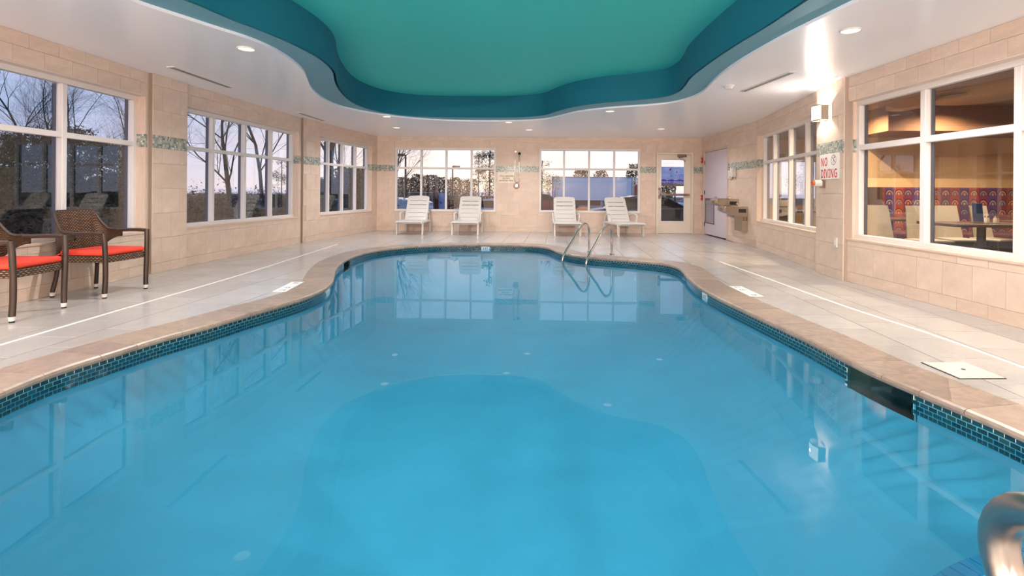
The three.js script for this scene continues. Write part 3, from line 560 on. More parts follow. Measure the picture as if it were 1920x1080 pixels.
// ---------------------------------------------------------------- white plastic loungers
function lounger(label) { // foot end is +z
  const t = thing('sun_lounger', label, 'lounger', 'white plastic loungers along the back wall'), m = M.white;
  const slot = (y, w, h) => { const r = h / 2, o = []; for (let i = 0; i <= 6; i++) { const a = Math.PI / 2 + Math.PI * i / 6; o.push([-w / 2 + r + Math.cos(a) * r, y + Math.sin(a) * r]); } for (let i = 0; i <= 6; i++) { const a = -Math.PI / 2 + Math.PI * i / 6; o.push([w / 2 - r + Math.cos(a) * r, y + Math.sin(a) * r]); } return o; };
  const out = []; const bw = 0.30, L = 0.74, rc = 0.07;
  out.push([-bw, 0], [bw, 0]); for (let i = 0; i <= 6; i++) { const a = Math.PI / 2 * i / 6; out.push([bw - 0.01 - rc + Math.cos(a) * rc, L - rc + Math.sin(a) * rc]); } out.push([0, L + 0.012]); for (let i = 0; i <= 6; i++) { const a = Math.PI / 2 + Math.PI / 2 * i / 6; out.push([-bw + 0.01 + rc + Math.cos(a) * rc, L - rc + Math.sin(a) * rc]); }
  const bg = extrude(out, 0.016, 0.006, [slot(0.08, 0.46, 0.018), slot(0.21, 0.48, 0.018), slot(0.34, 0.48, 0.018), slot(0.465, 0.48, 0.03), slot(0.59, 0.46, 0.03)]);
  part(t, 'backrest', bg, m, 0, 0.335, -0.30, -0.55);
  for (const s of [-1, 1]) part(t, 'back_rib', rbox(0.03, 0.70, 0.035, 0.01), m, s * 0.28, 0.335 + 0.35 * Math.cos(0.55), -0.315 - 0.35 * Math.sin(0.55), -0.55);
  const sg = extrude([[-0.325, -0.33], [0.325, -0.33], [0.33, 0.66], [0.30, 0.70], [-0.30, 0.70], [-0.33, 0.66]], 0.016, 0.006, [-0.24, -0.08, 0.08, 0.24, 0.40, 0.56].map((y) => slot(y, 0.5, 0.018)));
  sg.rotateX(Math.PI / 2); { const p = sg.attributes.position; for (let i = 0; i < p.count; i++) { const x = p.getX(i); p.setY(i, p.getY(i) - 0.028 * (1 - (x / 0.33) ** 2)); } sg.computeVertexNormals(); }
  part(t, 'seat_panel', sg, m, 0, 0.345, 0);
  for (const s of [-1, 1]) {
    part(t, 'side_rail', rbox(0.035, 0.055, 1.32, 0.012), m, s * 0.325, 0.318, 0.03);
    const leg = (z, lean) => extrude([[-0.03, 0.30], [0.045, 0.30], [0.03 + lean, 0], [-0.015 + lean, 0]], 0.034, 0.004).rotateY(-Math.PI / 2).translate(s * 0.325 + 0.017, 0, z);
    part(t, 'leg', leg(0.50, 0.035), m); part(t, 'leg', leg(-0.56, -0.03), m);
    part(t, 'armrest', tube([V(s * 0.335, 0.30, 0.1), V(s * 0.345, 0.44, 0.1), V(s * 0.35, 0.525, 0.06), V(s * 0.35, 0.54, -0.06), V(s * 0.345, 0.54, -0.30), V(s * 0.335, 0.48, -0.42), V(s * 0.33, 0.32, -0.5)], 0.021, 40, 10), m);
    part(t, 'foot_pad', rbox(0.05, 0.012, 0.055, 0.004), mat(0x9a9088, 0.7), s * 0.325, 0.006, 0.54);
  }
  part(t, 'cross_bar', rbox(0.62, 0.03, 0.04, 0.01), m, 0, 0.29, 0.5);
  part(t, 'cross_bar', rbox(0.62, 0.03, 0.04, 0.01), m, 0, 0.29, -0.55);
  return t;
}
for (const [x, d, a, label] of [[-3.80, 13.40, 0.08, 'white plastic lounger nearest the left back corner'], [-2.37, 13.44, 0.05, 'white plastic lounger left of the shower, second from the left corner'], [0.22, 13.54, 0.06, 'white plastic lounger right of the shower, half behind the pool ladder'], [1.72, 13.55, 0.24, 'white plastic lounger turned towards the glazed door']]) {
  const o = lounger(label); o.position.set(x, 0, -d); o.rotation.y = a;
}

// ---------------------------------------------------------------- pool ladder and hand rail
{
  const t = thing('pool_ladder', 'stainless steel pool ladder at the far right bend of the pool', 'ladder');
  const dirs = [[0.60, 9.72, 0.10, 9.13], [0.985, 9.33, 0.50, 8.76]];
  const ends = [];
  for (const [ax, ad, bx, bd] of dirs) {
    const P = (s, y) => V(lerp(ax, bx, s), y, -lerp(ad, bd, s));
    part(t, 'rail', tube([P(0, 0.0), P(0, 0.2), P(0, 0.36), P(0.03, 0.46), P(0.12, 0.525), P(0.24, 0.53), P(0.36, 0.47), P(0.62, 0.26), P(0.93, 0.03), P(1.0, -0.06), P(1.01, -0.3), P(1.0, -0.85)], 0.021, 90, 14), M.chrome);
    part(t, 'escutcheon', at(cyl(0.042, 0.05, 0.016, 20), ax, 0.008, -ad), M.chrome);
    ends.push(P(1.0, 0));
  }
  for (const y of [-0.17, -0.42, -0.67]) { const a = ends[0], b = ends[1], L = a.distanceTo(b); part(t, 'tread', rbox(L, 0.02, 0.08, 0.006), M.chrome, (a.x + b.x) / 2, y, (a.z + b.z) / 2, 0, -Math.atan2(b.z - a.z, b.x - a.x)); }
}
{
  const t = thing('hand_rail', 'thick stainless hand rail at the near right corner of the picture', 'hand rail');
  const X = 0.66;
  part(t, 'rail', tube([[0.15, 0], [0.15, 0.4], [0.2, 0.6], [0.34, 0.69], [0.55, 0.705], [0.70, 0.70], [0.756, 0.681], [0.784, 0.654], [0.796, 0.62], [0.792, 0.586], [0.775, 0.555], [0.735, 0.49], [0.70, 0.3], [0.69, 0], [0.69, -0.5], [0.69, -0.9]].map(([d, y]) => V(X, y, -d)), 0.0245, 140, 18), mat(0xa8a4a0, 0.34, { metalness: 1 }));
  part(t, 'escutcheon', at(cyl(0.05, 0.06, 0.018, 20), X, 0.009, -0.15), M.chrome);
}

// ---------------------------------------------------------------- drinking fountain (two heights)
{
  const t = thing('drinking_fountain', 'stainless two-level drinking fountain beside the utility doors', 'fountain'); seat(t, 'RA', 2.06, 0, 0);
  const unit = (u, y) => {
    const g = new THREE.Group(); g.name = 'basin_unit'; g.position.set(u, y, 0); t.add(g);
    const side = [[0.0, 0], [0.48, 0], [0.50, -0.02], [0.50, -0.085], [0.38, -0.14], [0.2, -0.19], [0, -0.19]];
    const b = extrude(side, 0.44, 0.006); b.rotateY(-Math.PI / 2); b.translate(0.44, 0, 0);
    part(g, 'housing', b, M.steel);
    part(g, 'bowl', at(new THREE.LatheGeometry([[0, -0.03], [0.08, -0.026], [0.13, -0.01], [0.15, 0.005], [0.158, 0.009], [0.162, 0.005]].map(([r, q]) => new THREE.Vector2(r, q)), 28), 0.22, 0.006, 0.29), M.chrome);
    part(g, 'spout', merge([at(cyl(0.014, 0.018, 0.06, 12), 0.22, 0.035, 0.12), at(rbox(0.03, 0.035, 0.06, 0.01), 0.22, 0.065, 0.14)]), M.chrome);
    part(g, 'push_pad', rbox(0.14, 0.05, 0.012, 0.004), M.bronze, 0.22, -0.06, 0.508);
    part(g, 'side_grille', box(0.006, 0.08, 0.16), M.dark, 0.447, -0.085, 0.13);
  };
  unit(0.0, 0.985); unit(0.5, 0.83);
  part(t, 'wall_cabinet', box(0.42, 0.34, 0.13), M.steel, 0.72, 0.47, 0.066);
  for (const z of [0.035, 0.095]) part(t, 'cabinet_vent', box(0.006, 0.09, 0.045), M.bronze, 0.932, 0.57, z);
  part(t, 'cane_apron', box(0.4, 0.2, 0.11), M.steel, 0.22, 0.68, 0.056);
}

// ---------------------------------------------------------------- signs
function sign(name, label, cat, k, u, y, w, h, draw, px = 512) {
  const tex = canvasTex(px, Math.round(px * h / w), draw), m = mat(0xffffff, 0.45, { map: tex });
  const t = thing(name, label, cat); seat(t, k, u, y, 0.004);
  part(t, 'panel', box(w, h, 0.006), [M.white, M.white, M.white, M.white, m, M.white]);
  return t;
}
sign('no_diving_sign', 'white no diving sign with red letters under the wall lamp', 'sign', 'PR', 0.405, 1.503, 0.56, 0.345, (g, w, h) => {
  g.fillStyle = '#fbf4ec'; g.fillRect(0, 0, w, h); g.fillStyle = '#d8343c'; g.textBaseline = 'alphabetic';
  g.save(); g.translate(w * 0.06, h * 0.47); g.scale(1, 1.25); g.font = 'bold 118px sans-serif'; g.fillText('NO', 0, 0, w * 0.38); g.restore();
  g.save(); g.translate(w * 0.05, h * 0.95); g.scale(1, 1.25); g.font = 'bold 122px sans-serif'; g.fillText('DIVING', 0, 0, w * 0.9); g.restore();
  g.lineWidth = 8; g.strokeStyle = '#a02a30'; g.beginPath(); g.ellipse(w * 0.72, h * 0.26, w * 0.115, h * 0.19, 0, 0, 7); g.stroke();
  g.strokeStyle = '#3a2a2a'; g.lineWidth = 9; g.beginPath(); g.moveTo(w * 0.67, h * 0.16); g.lineTo(w * 0.73, h * 0.26); g.lineTo(w * 0.69, h * 0.37); g.moveTo(w * 0.73, h * 0.26); g.lineTo(w * 0.78, h * 0.36); g.stroke(); g.beginPath(); g.arc(w * 0.755, h * 0.16, 12, 0, 7); g.fillStyle = '#3a2a2a'; g.fill();
  g.strokeStyle = '#a02a30'; g.lineWidth = 6; g.beginPath(); g.moveTo(w * 0.64, h * 0.14); g.lineTo(w * 0.80, h * 0.39); g.stroke();
});
sign('shower_sign', 'small cream shower before entering pool sign on the back wall', 'sign', 'B', 3.625, 1.515, 0.46, 0.295, (g, w, h) => {
  g.fillStyle = '#f1e2c8'; g.fillRect(0, 0, w, h); g.fillStyle = '#39333a'; g.textBaseline = 'alphabetic';
  g.save(); g.transform(1, 0, -0.3, 1, 40, 0); g.font = 'italic 84px serif'; g.fillText('Please', 30, h * 0.46); g.restore();
  g.font = 'bold 64px sans-serif'; g.fillText('SHOWER', w * 0.5, h * 0.45, w * 0.46); g.fillText('BEFORE', w * 0.28, h * 0.66, w * 0.44); g.fillText('ENTERING POOL', w * 0.07, h * 0.88, w * 0.88);
  g.fillRect(w * 0.44, h * 0.06, w * 0.1, h * 0.04); g.fillRect(w * 0.03, h * 0.9, w * 0.05, h * 0.03);
});
// ---------------------------------------------------------------- hand shower on the back wall
{
  const t = thing('hand_shower', 'chrome hand shower with looping hose and round valve on back wall', 'shower'); seat(t, 'B', 3.93, 0, 0);
  part(t, 'wall_outlet', merge([at(cyl(0.03, 0.03, 0.02, 18), -0.05, 2.23, 0.01, Math.PI / 2), at(cyl(0.014, 0.014, 0.05, 12), -0.05, 2.23, 0.03, Math.PI / 2)]), M.chrome);
  part(t, 'hose', tube([V(-0.05, 2.22, 0.05), V(-0.058, 2.0, 0.035), V(-0.075, 1.75, 0.03), V(-0.085, 1.5, 0.03), V(-0.06, 1.41, 0.035), V(-0.01, 1.375, 0.04), V(0.05, 1.40, 0.045), V(0.075, 1.46, 0.045), V(0.07, 1.56, 0.045)], 0.007, 70, 8), M.chrome);
  part(t, 'slide_bar', merge([at(cyl(0.011, 0.011, 0.62, 12), 0.06, 1.83, 0.05), ...[1.54, 2.12].map((y) => at(cyl(0.012, 0.012, 0.05, 10), 0.06, y, 0.025, Math.PI / 2))]), M.chrome);
  part(t, 'hand_spray', merge([at(cyl(0.014, 0.012, 0.2, 12), 0.062, 2.05, 0.075, 0.15), at(cyl(0.045, 0.03, 0.035, 20), 0.064, 2.165, 0.10, 1.25)]), M.chrome);
  part(t, 'spray_face', at(cyl(0.04, 0.04, 0.006, 20), 0.064, 2.171, 0.119, 1.25), M.dark);
  const v = part(t, 'valve_plate', at(cyl(0.085, 0.09, 0.014, 28), 0, 0, 0, Math.PI / 2), M.bronze, -0.015, 1.28, 0.008);
  part(v, 'valve_knob', merge([at(cyl(0.035, 0.045, 0.04, 18), 0, 0, 0.027, Math.PI / 2), at(rbox(0.02, 0.08, 0.02, 0.006), 0.01, 0.02, 0.05, 0, 0, -0.6)]), M.chrome);
}
// ---------------------------------------------------------------- small wall fittings
for (const [y, label] of [[2.02, 'upper small red alarm fitting between the glazed door and utility doors'], [1.0, 'lower small red alarm fitting between the glazed door and utility doors']]) {
  const t = thing('fire_alarm', label, 'alarm', 'red alarm fittings'); seat(t, 'RA', 0.065, y, 0);
  part(t, 'case', rbox(0.075, 0.14, 0.05, 0.008), M.red, 0, 0, 0.025); part(t, 'white_lens', rbox(0.04, 0.05, 0.02, 0.006), M.white, 0, 0.01, 0.052);
}
{
  const t = thing('wall_dispenser', 'white twin box on the wall above the drinking fountain', 'dispenser'); seat(t, 'RA', 2.2, 1.585, 0);
  part(t, 'case', rbox(0.2, 0.2, 0.06, 0.012), M.white, -0.12, -0.02, 0.03); part(t, 'case', rbox(0.12, 0.22, 0.11, 0.02), M.white, 0.09, 0.02, 0.055); part(t, 'indicator', box(0.02, 0.02, 0.006), M.dark, -0.09, -0.08, 0.062); part(t, 'nozzle', cyl(0.012, 0.012, 0.03, 10), M.dark, 0.09, -0.1, 0.06);
}
{
  const t = thing('emergency_switch', 'small dark wall switch with orange knob below the no diving sign', 'switch'); seat(t, 'PR', 0.2, 1.265, 0);
  part(t, 'base_box', rbox(0.07, 0.11, 0.05, 0.006), M.bronze, 0.05, 0, 0.025); part(t, 'shroud', at(cyl(0.045, 0.05, 0.09, 16), 0.05, 0.01, 0.09, Math.PI / 2), M.white); part(t, 'knob', at(cyl(0.035, 0.03, 0.03, 16), 0.05, 0.01, 0.15, Math.PI / 2), mat(0xd8663a, 0.4));
}
{
  const t = thing('wall_outlet', 'white cover plate low on the right pier', 'outlet'); seat(t, 'PR', 0.605, 0.485, 0);
  part(t, 'cover_plate', rbox(0.085, 0.13, 0.02, 0.005), M.white, 0, 0, 0.01); part(t, 'rocker', rbox(0.035, 0.07, 0.008, 0.003), M.white, 0, 0, 0.022);
}
// ---------------------------------------------------------------- ceiling fittings
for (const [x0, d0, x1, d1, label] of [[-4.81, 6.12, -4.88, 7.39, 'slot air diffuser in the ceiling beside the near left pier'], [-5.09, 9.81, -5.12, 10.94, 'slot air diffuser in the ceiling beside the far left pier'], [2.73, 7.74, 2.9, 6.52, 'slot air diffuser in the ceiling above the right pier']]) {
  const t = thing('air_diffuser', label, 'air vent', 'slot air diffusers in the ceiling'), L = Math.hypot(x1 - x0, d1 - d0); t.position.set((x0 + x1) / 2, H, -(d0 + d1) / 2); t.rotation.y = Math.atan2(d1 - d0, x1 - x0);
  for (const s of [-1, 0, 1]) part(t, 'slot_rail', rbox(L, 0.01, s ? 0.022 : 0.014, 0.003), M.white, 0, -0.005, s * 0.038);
  for (const s of [-1, 1]) { part(t, 'slot', box(L - 0.02, 0.003, 0.026), M.black, 0, -0.0075, s * 0.0175); part(t, 'end_cap', box(0.012, 0.0095, 0.094), M.white, s * (L / 2 - 0.004), -0.0048, 0); }  // black strips stand in for the shade inside open slots
}
{
  const t = thing('smoke_detector', 'round white detector on the ceiling left of the right air vent', 'detector'); t.position.set(2.4, H, -7.35);
  part(t, 'base_plate', cyl(0.075, 0.07, 0.014, 28), M.white, 0, -0.007, 0); part(t, 'dome', cyl(0.06, 0.045, 0.03, 28), M.white, 0, -0.029, 0);
}
// ---------------------------------------------------------------- deck plates
function deckPlate(name, label, cat, x, d, ang, w, h, draw) {
  const t = thing(name, label, cat); t.position.set(x, 0.001, -d); t.rotation.y = ang;
  const m = mat(0xffffff, 0.4, { map: canvasTex(512, Math.round(512 * h / w), draw) });
  part(t, 'plate', box(w, 0.004, h), [M.white, M.white, m, M.white, M.white, M.white], 0, 0.001, 0); return t;
}
const depthArt = (txt) => (g, w, h) => { g.fillStyle = '#f4f2f0'; g.fillRect(0, 0, w, h); g.strokeStyle = '#c8c4c0'; g.lineWidth = 3; for (let i = 1; i < 4; i++) { g.beginPath(); g.moveTo(w * i / 4, 0); g.lineTo(w * i / 4, h); g.stroke(); } g.fillStyle = '#2a2830'; g.font = 'bold 84px sans-serif'; g.textAlign = 'center'; [...txt].forEach((c, i) => g.fillText(c, w * (i + 0.5) / 4, h * 0.74)); g.lineWidth = 8; g.strokeStyle = '#2a2830'; };
deckPlate('depth_marker', 'white depth marker plate on the left deck by the coping', 'depth marker', -3.10, 5.79, -Math.PI / 2 + 0.16, 0.60, 0.15, depthArt('4 FT'));
deckPlate('depth_marker', 'white depth marker plate on the right deck by the coping', 'depth marker', 2.165, 6.0, Math.PI / 2 + 0.05, 0.60, 0.15, depthArt('4 FT'));
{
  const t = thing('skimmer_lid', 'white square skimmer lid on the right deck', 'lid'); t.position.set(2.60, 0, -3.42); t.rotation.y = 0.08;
  part(t, 'lid_gap_shade', box(0.30, 0.004, 0.30), M.black, 0, 0.001, 0); part(t, 'lid_plate', rbox(0.285, 0.006, 0.285, 0.002), M.white, 0, 0.0045, 0); part(t, 'finger_hole', cyl(0.012, 0.012, 0.002, 14), M.black, 0.01, 0.0083, 0.0);  // black sheet stands in for the shaded gap under and round the lid
}
// ---------------------------------------------------------------- breakfast room behind the right wall
{
  const wallC = mat(0xd8b182, 0.7, { map: plasterTex }), brown = mat(0x9a6e4c, 0.7), ceilC = mat(0x9c7d62, 0.8), carpet = mat(0x4a4038, 0.95, { map: deckTex });
  const S = (name, label, geo, m, x, y, z, ry = 0) => { const g = structure(name, label); part(g, 'panel', geo, m, x, y, z, 0, ry); return g; };
  S('floor_001', 'dark carpet of the breakfast room', box(5.4, 0.1, 13.8), carpet, 7.1, -0.05, -7.6);
  S('ceiling_001', 'tan ceiling of the breakfast room', box(5.6, 0.1, 13.8), ceilC, 7.0, 2.65, -7.6);
  S('wall_right_005', 'far side wall of the breakfast room', box(0.15, 2.7, 13.8), wallC, 9.75, 1.3, -7.6);
  S('wall_back_001', 'ochre partition behind the breakfast room booth', box(4.2, 2.6, 0.15), wallC, 7.55, 1.3, -9.85);
  S('wall_front_001', 'near end wall of the breakfast room', box(5.4, 2.7, 0.15), brown, 7.0, 1.3, -0.9);
  const g = structure('wall_back_002', 'end wall of the breakfast room with a window');
  for (const [x, y, w, h] of [[4.72, 1.3, 0.75, 2.6], [8.4, 1.3, 2.6, 2.6], [6.1, 0.4, 2.0, 0.8], [6.1, 2.3, 2.0, 0.6]]) part(g, 'wall_core', box(w, h, 0.15), wallC, x, y, -14.42);
  part(g, 'pane', box(2.0, 1.2, 0.005), M.glass, 6.1, 1.4, -14.42);
  for (const x of [5.12, 6.1, 7.08]) part(g, 'window_bar', box(0.05, 1.2, 0.07), M.frame, x, 1.4, -14.4);
  const so = structure('ceiling_002', 'dropped brown soffit over the booth'); part(so, 'panel', box(4.2, 0.42, 1.0), brown, 7.55, 2.39, -9.25);
  part(so, 'beam', box(0.25, 0.14, 6), mat(0xc79a72, 0.7), 6.1, 2.53, -5.6, 0, 0.25);
  const disc = thing('ceiling_disc', 'round panel hung under the breakfast room ceiling', 'ceiling panel'); disc.position.set(5.9, 2.5, -7.6); part(disc, 'disc', cyl(0.5, 0.5, 0.03, 40), mat(0xb08a68, 0.5)); part(disc, 'hanger', cyl(0.01, 0.01, 0.1, 8), M.dark, 0, 0.05, 0);
  const wh = ['nearest its ceiling disc', 'above its second table', 'over the booth end', 'in its far corner', 'near the camera end'];
  [[5.05, 7.2], [5.75, 6.6], [6.2, 8.2], [4.95, 8.9], [7.1, 7.6], [5.4, 4.0], [6.2, 11.8]].forEach(([x, d], i) => {
    const t = thing('breakfast_room_lamp', 'recessed breakfast room lamp ' + ['nearest the pier', 'left of the ceiling disc', 'just behind the ceiling disc', 'nearest the booth end', 'furthest right over the booth', 'near the camera end', 'seen through the far window'][i], 'lamp', 'breakfast room ceiling lamps'); t.position.set(x, 2.6, -d);
    part(t, 'trim_ring', at(new THREE.TorusGeometry(0.085, 0.008, 8, 28), 0, 0, 0, Math.PI / 2), M.white, 0, -0.004, 0); part(t, 'lamp_lens', cyl(0.08, 0.08, 0.006, 24), lampGlow, 0, -0.004, 0);
    const l = new THREE.SpotLight(new THREE.Color(1, 0.80, 0.56), DINER * 0.4, 0, 1.35, 0.5, 2); l.name = 'breakfast_room_lamp'; l.position.set(x, 2.585, -d); l.target.position.set(x, 0, -d); l.shadow.radius = 0; scene.add(l, l.target);
  });
  // booth
  const fab = canvasTex(512, 256, (q, w, h) => {
    const cols = ['#7a2f4a', '#a03b3a', '#5b3a74', '#b5503a', '#8a3350', '#6a4a80', '#94404a', '#a5583c'];
    for (let i = 0; i < 8; i++) { q.fillStyle = cols[i]; q.fillRect(i * w / 8, 0, w / 8 + 1, h); for (let j = 0; j < 5; j++) { const x = (i + 0.5) * w / 8, y = (j + 0.75) * h / 5; q.strokeStyle = ['#c9b98a', '#8fa39a', '#d8a46a'][(i + j) % 3]; q.lineWidth = 6; q.beginPath(); q.arc(x, y, 20, Math.PI, 0); q.stroke(); q.fillStyle = q.strokeStyle; q.beginPath(); q.arc(x, y - 4, 7, 0, 7); q.fill(); q.strokeStyle = '#3a2030'; q.lineWidth = 3; q.beginPath(); q.arc(x, y, 27, Math.PI, 0); q.stroke(); } }
  }); fab.wrapS = fab.wrapT = THREE.RepeatWrapping; fab.repeat.set(3, 1);
  const bt = thing('booth_bench', 'long patterned booth bench along the breakfast room partition', 'bench'); bt.position.set(7.5, 0, -9.48);
  part(bt, 'back_cushion', rbox(3.9, 0.86, 0.16, 0.03), mat(0xb8b0b8, 0.85, { map: fab }), 0, 0.83, -0.12); part(bt, 'seat_cushion', rbox(3.9, 0.12, 0.55, 0.04), mat(0x5a2f3c, 0.8), 0, 0.42, 0.12); part(bt, 'plinth', box(3.9, 0.36, 0.45), M.dark, 0, 0.18, 0.08); part(bt, 'end_panel', box(0.05, 1.25, 0.7), mat(0x4a3326, 0.5), -1.98, 0.625, 0.1);
  // tables
  const woodT = mat(0x4b352c, 0.3), base = M.dark;
  const table = (x, d, w, l, label) => { const t = thing('dining_table', label, 'table'); t.position.set(x, 0, -d); part(t, 'table_top', rbox(w, 0.04, l, 0.008), woodT, 0, 0.73, 0); part(t, 'column', cyl(0.05, 0.05, 0.68, 16), base, 0, 0.37, 0); part(t, 'foot_plate', merge([at(rbox(w * 0.6, 0.04, 0.1, 0.01), 0, 0.02, 0), at(rbox(0.1, 0.04, 0.6, 0.01), 0, 0.02, 0)]), base); return t; };
  table(5.35, 8.55, 0.9, 0.7, 'dark dining table seen through the left panes of the near interior window'); table(5.75, 7.25, 1.2, 0.75, 'dark dining table holding the condiment jars'); table(7.1, 7.9, 0.9, 0.7, 'dark dining table at the right edge of the near interior window'); table(5.6, 11.9, 1.0, 0.8, 'dark dining table seen through the far interior window');
  // chairs: pale moulded shell on splayed legs
  const shellM = mat(0x9c9284, 0.5);
  const chair = (x, d, a, label) => {
    const t = thing('dining_chair', label, 'chair', 'pale breakfast room chairs'); t.position.set(x, 0, -d); t.rotation.y = a;
    const bk = gridGeo(12, 8, (i, j) => { const s = i * 2 - 1, w = lerp(0.21, 0.18, j); return V(s * w, 0.46 + j * 0.5, -0.2 - 0.09 * j + 0.05 * s * s); }, 1, 1), bk2 = gridGeo(12, 8, (i, j) => { const s = 1 - i * 2, w = lerp(0.21, 0.18, j); return V(s * w, 0.46 + j * 0.5, -0.215 - 0.09 * j + 0.05 * s * s); }, 1, 1);
    part(t, 'backrest', merge([bk, bk2]), shellM); part(t, 'seat', rbox(0.44, 0.035, 0.43, 0.016), shellM, 0, 0.45, 0);
    for (const sx of [-1, 1]) for (const sz of [-1, 1]) part(t, 'leg', bar(V(sx * 0.22, 0, sz * 0.22), V(sx * 0.16, 0.44, sz * 0.15), 0.012, 8, 0.014), M.dark);
  };
  chair(4.93, 7.9, 0.1, 'pale moulded chair leftmost in the near interior window'); chair(5.46, 7.82, -0.05, 'pale moulded chair beside the window mullion'); chair(6.08, 8.1, 0.05, 'pale moulded chair behind the condiment jars'); chair(6.7, 8.2, 0.3, 'pale moulded chair at the right edge of the near interior window'); chair(5.5, 12.8, 3.1, 'pale moulded chair seen through the far interior window');
  // table things
  const mc = thing('menu_card', 'blue menu card standing on the breakfast table', 'menu'); mc.position.set(5.66, 0.75, -7.2); part(mc, 'card', rbox(0.15, 0.25, 0.006, 0.002), mat(0x34466e, 0.4), 0, 0.145, 0, -0.12, 0.1); part(mc, 'stand', box(0.16, 0.02, 0.06), M.chrome, 0, 0.01, 0);
  [[5.66, 7.05, 'left'], [5.73, 7.0, 'middle'], [5.79, 7.06, 'right']].forEach(([x, d, w]) => { const t = thing('condiment_jar', 'small glass jar on the breakfast table, ' + w + ' of three', 'jar', 'condiment jars'); t.position.set(x, 0.75, -d); part(t, 'jar', new THREE.LatheGeometry([[0, 0], [0.025, 0], [0.028, 0.02], [0.026, 0.07], [0.02, 0.08], [0.02, 0.085]].map(([r, y]) => new THREE.Vector2(r, y)), 18), mat(0xd8cdb8, 0.1)); part(t, 'lid', cyl(0.022, 0.022, 0.02, 18), M.chrome, 0, 0.095, 0); });
}

// ---------------------------------------------------------------- outside: ground
const GY = -0.45;
{
  const grassT = byteTex(512, 512, (u, v) => { const n = per(u, v, 6, 4.1, 5), m = per(u, v, 50, 1.3, 3); const q = 0.5 + 0.5 * n + 0.5 * m; return [0.26 + 0.16 * q, 0.22 + 0.13 * q, 0.14 + 0.08 * q]; }); grassT.repeat.set(30, 30);
  const asphT = byteTex(256, 256, (u, v) => { const q = 0.34 + 0.1 * per(u, v, 40, 4.1, 3); return [q, q, q * 1.04]; }); asphT.repeat.set(20, 20);
  const g = structure('ground', 'rough ground and parking lot outside the windows');
  const fg = flat([[-130, -40], [-130, 180], [130, 180], [130, -40]], GY - 0.12, GY - 0.03, [[-5.7, -3.7], [9.9, -3.7], [9.9, 14.6], [-5.7, 14.6]]); { const p = fg.attributes.position, uv = fg.attributes.uv; for (let i = 0; i < p.count; i++) uv.setXY(i, p.getX(i) / 8, p.getZ(i) / 8); } grassT.repeat.set(1, 1);
  part(g, 'field', fg, mat(0xffffff, 0.95, { map: grassT }));
  part(g, 'parking_lot', box(60, 0.03, 62), mat(0xffffff, 0.9, { map: asphT }), 18, GY - 0.015, -47);
  part(g, 'kerb', box(30, 0.15, 0.2), mat(0xb8a89c, 0.8), 4, GY + 0.075, -16.3);
}
// ---------------------------------------------------------------- trees
function branchGeo(h, seed, o = {}) {
  reseed(seed);
  const pos = [], nor = [], idx = [];
  const seg = (a, b, ra, rb, n) => { const d = b.clone().sub(a).normalize(), u = Math.abs(d.y) < 0.9 ? V(0, 1, 0) : V(1, 0, 0), s = u.clone().cross(d).normalize(), t = d.clone().cross(s), o0 = pos.length / 3; for (let i = 0; i < n; i++) { const q = 2 * Math.PI * i / n, c = Math.cos(q), e = Math.sin(q); for (const [p, r] of [[a, ra], [b, rb]]) { pos.push(p.x + (s.x * c + t.x * e) * r, p.y + (s.y * c + t.y * e) * r, p.z + (s.z * c + t.z * e) * r); nor.push(s.x * c + t.x * e, s.y * c + t.y * e, s.z * c + t.z * e); } } for (let i = 0; i < n; i++) { const A = o0 + i * 2, B = o0 + ((i + 1) % n) * 2; idx.push(A, B, A + 1, B, B + 1, A + 1); } };
  const maxL = o.levels ?? 5;
  const grow = (p, d, len, r, lev) => {
    const steps = lev < 2 ? 4 : 3; let a = p, dir = d.clone();
    for (let i = 0; i < steps; i++) {
      dir = dir.add(V(rr(-1, 1), rr(-0.5, 0.8) * (o.up ?? 1), rr(-1, 1)).multiplyScalar(0.16 + lev * 0.02)).normalize();
      const b = a.clone().addScaledVector(dir, len / steps), r0 = r * (1 - i / steps * 0.5), r1 = r * (1 - (i + 1) / steps * 0.5);
      seg(a, b, r0, r1, lev < 2 ? 7 : lev < 4 ? 4 : 3);
      if (lev < maxL && (i > 0 || lev > 0)) { const k = lev === 0 ? 2 : 1 + (rnd() < 0.45 ? 1 : 0); for (let q = 0; q < k; q++) { const ax = V(rr(-1, 1), rr(-0.3, 0.3), rr(-1, 1)).normalize(), nd = dir.clone().applyAxisAngle(ax, rr(0.45, 0.95)); nd.y += 0.15; grow(b, nd.normalize(), len * rr(0.5, 0.74), r1 * rr(0.36, 0.54), lev + 1); } }
      a = b;
    }
    if (lev < maxL) grow(a, dir, len * 0.62, r * 0.46, lev + 1);
  };
  grow(V(0, 0, 0), V(o.lean ?? 0, 1, o.leanZ ?? 0).normalize(), h * 0.36, o.r ?? h * 0.016, 0);
  const g = new THREE.BufferGeometry(); g.setAttribute('position', new THREE.Float32BufferAttribute(pos, 3)); g.setAttribute('normal', new THREE.Float32BufferAttribute(nor, 3)); g.setIndex(idx); return g;
}
function leafGeo(n, seed, where, size) { // loose tufts: small bent triangles
  reseed(seed); const pos = [], nor = [];
  for (let i = 0; i < n; i++) { const c = where(), s = size * rr(0.6, 1.4), a = V(rr(-1, 1), rr(-1, 1), rr(-1, 1)).normalize(), b = V(rr(-1, 1), rr(-1, 1), rr(-1, 1)).normalize(), q = a.clone().cross(b).normalize(); for (const p of [c.clone().addScaledVector(a, s), c.clone().addScaledVector(b, s), c.clone().addScaledVector(a, -s * 0.5).addScaledVector(b, -s * 0.5)]) { pos.push(p.x, p.y, p.z); nor.push(q.x, q.y, q.z); } }
  const g = new THREE.BufferGeometry(); g.setAttribute('position', new THREE.Float32BufferAttribute(pos, 3)); g.setAttribute('normal', new THREE.Float32BufferAttribute(nor, 3)); return g;
}
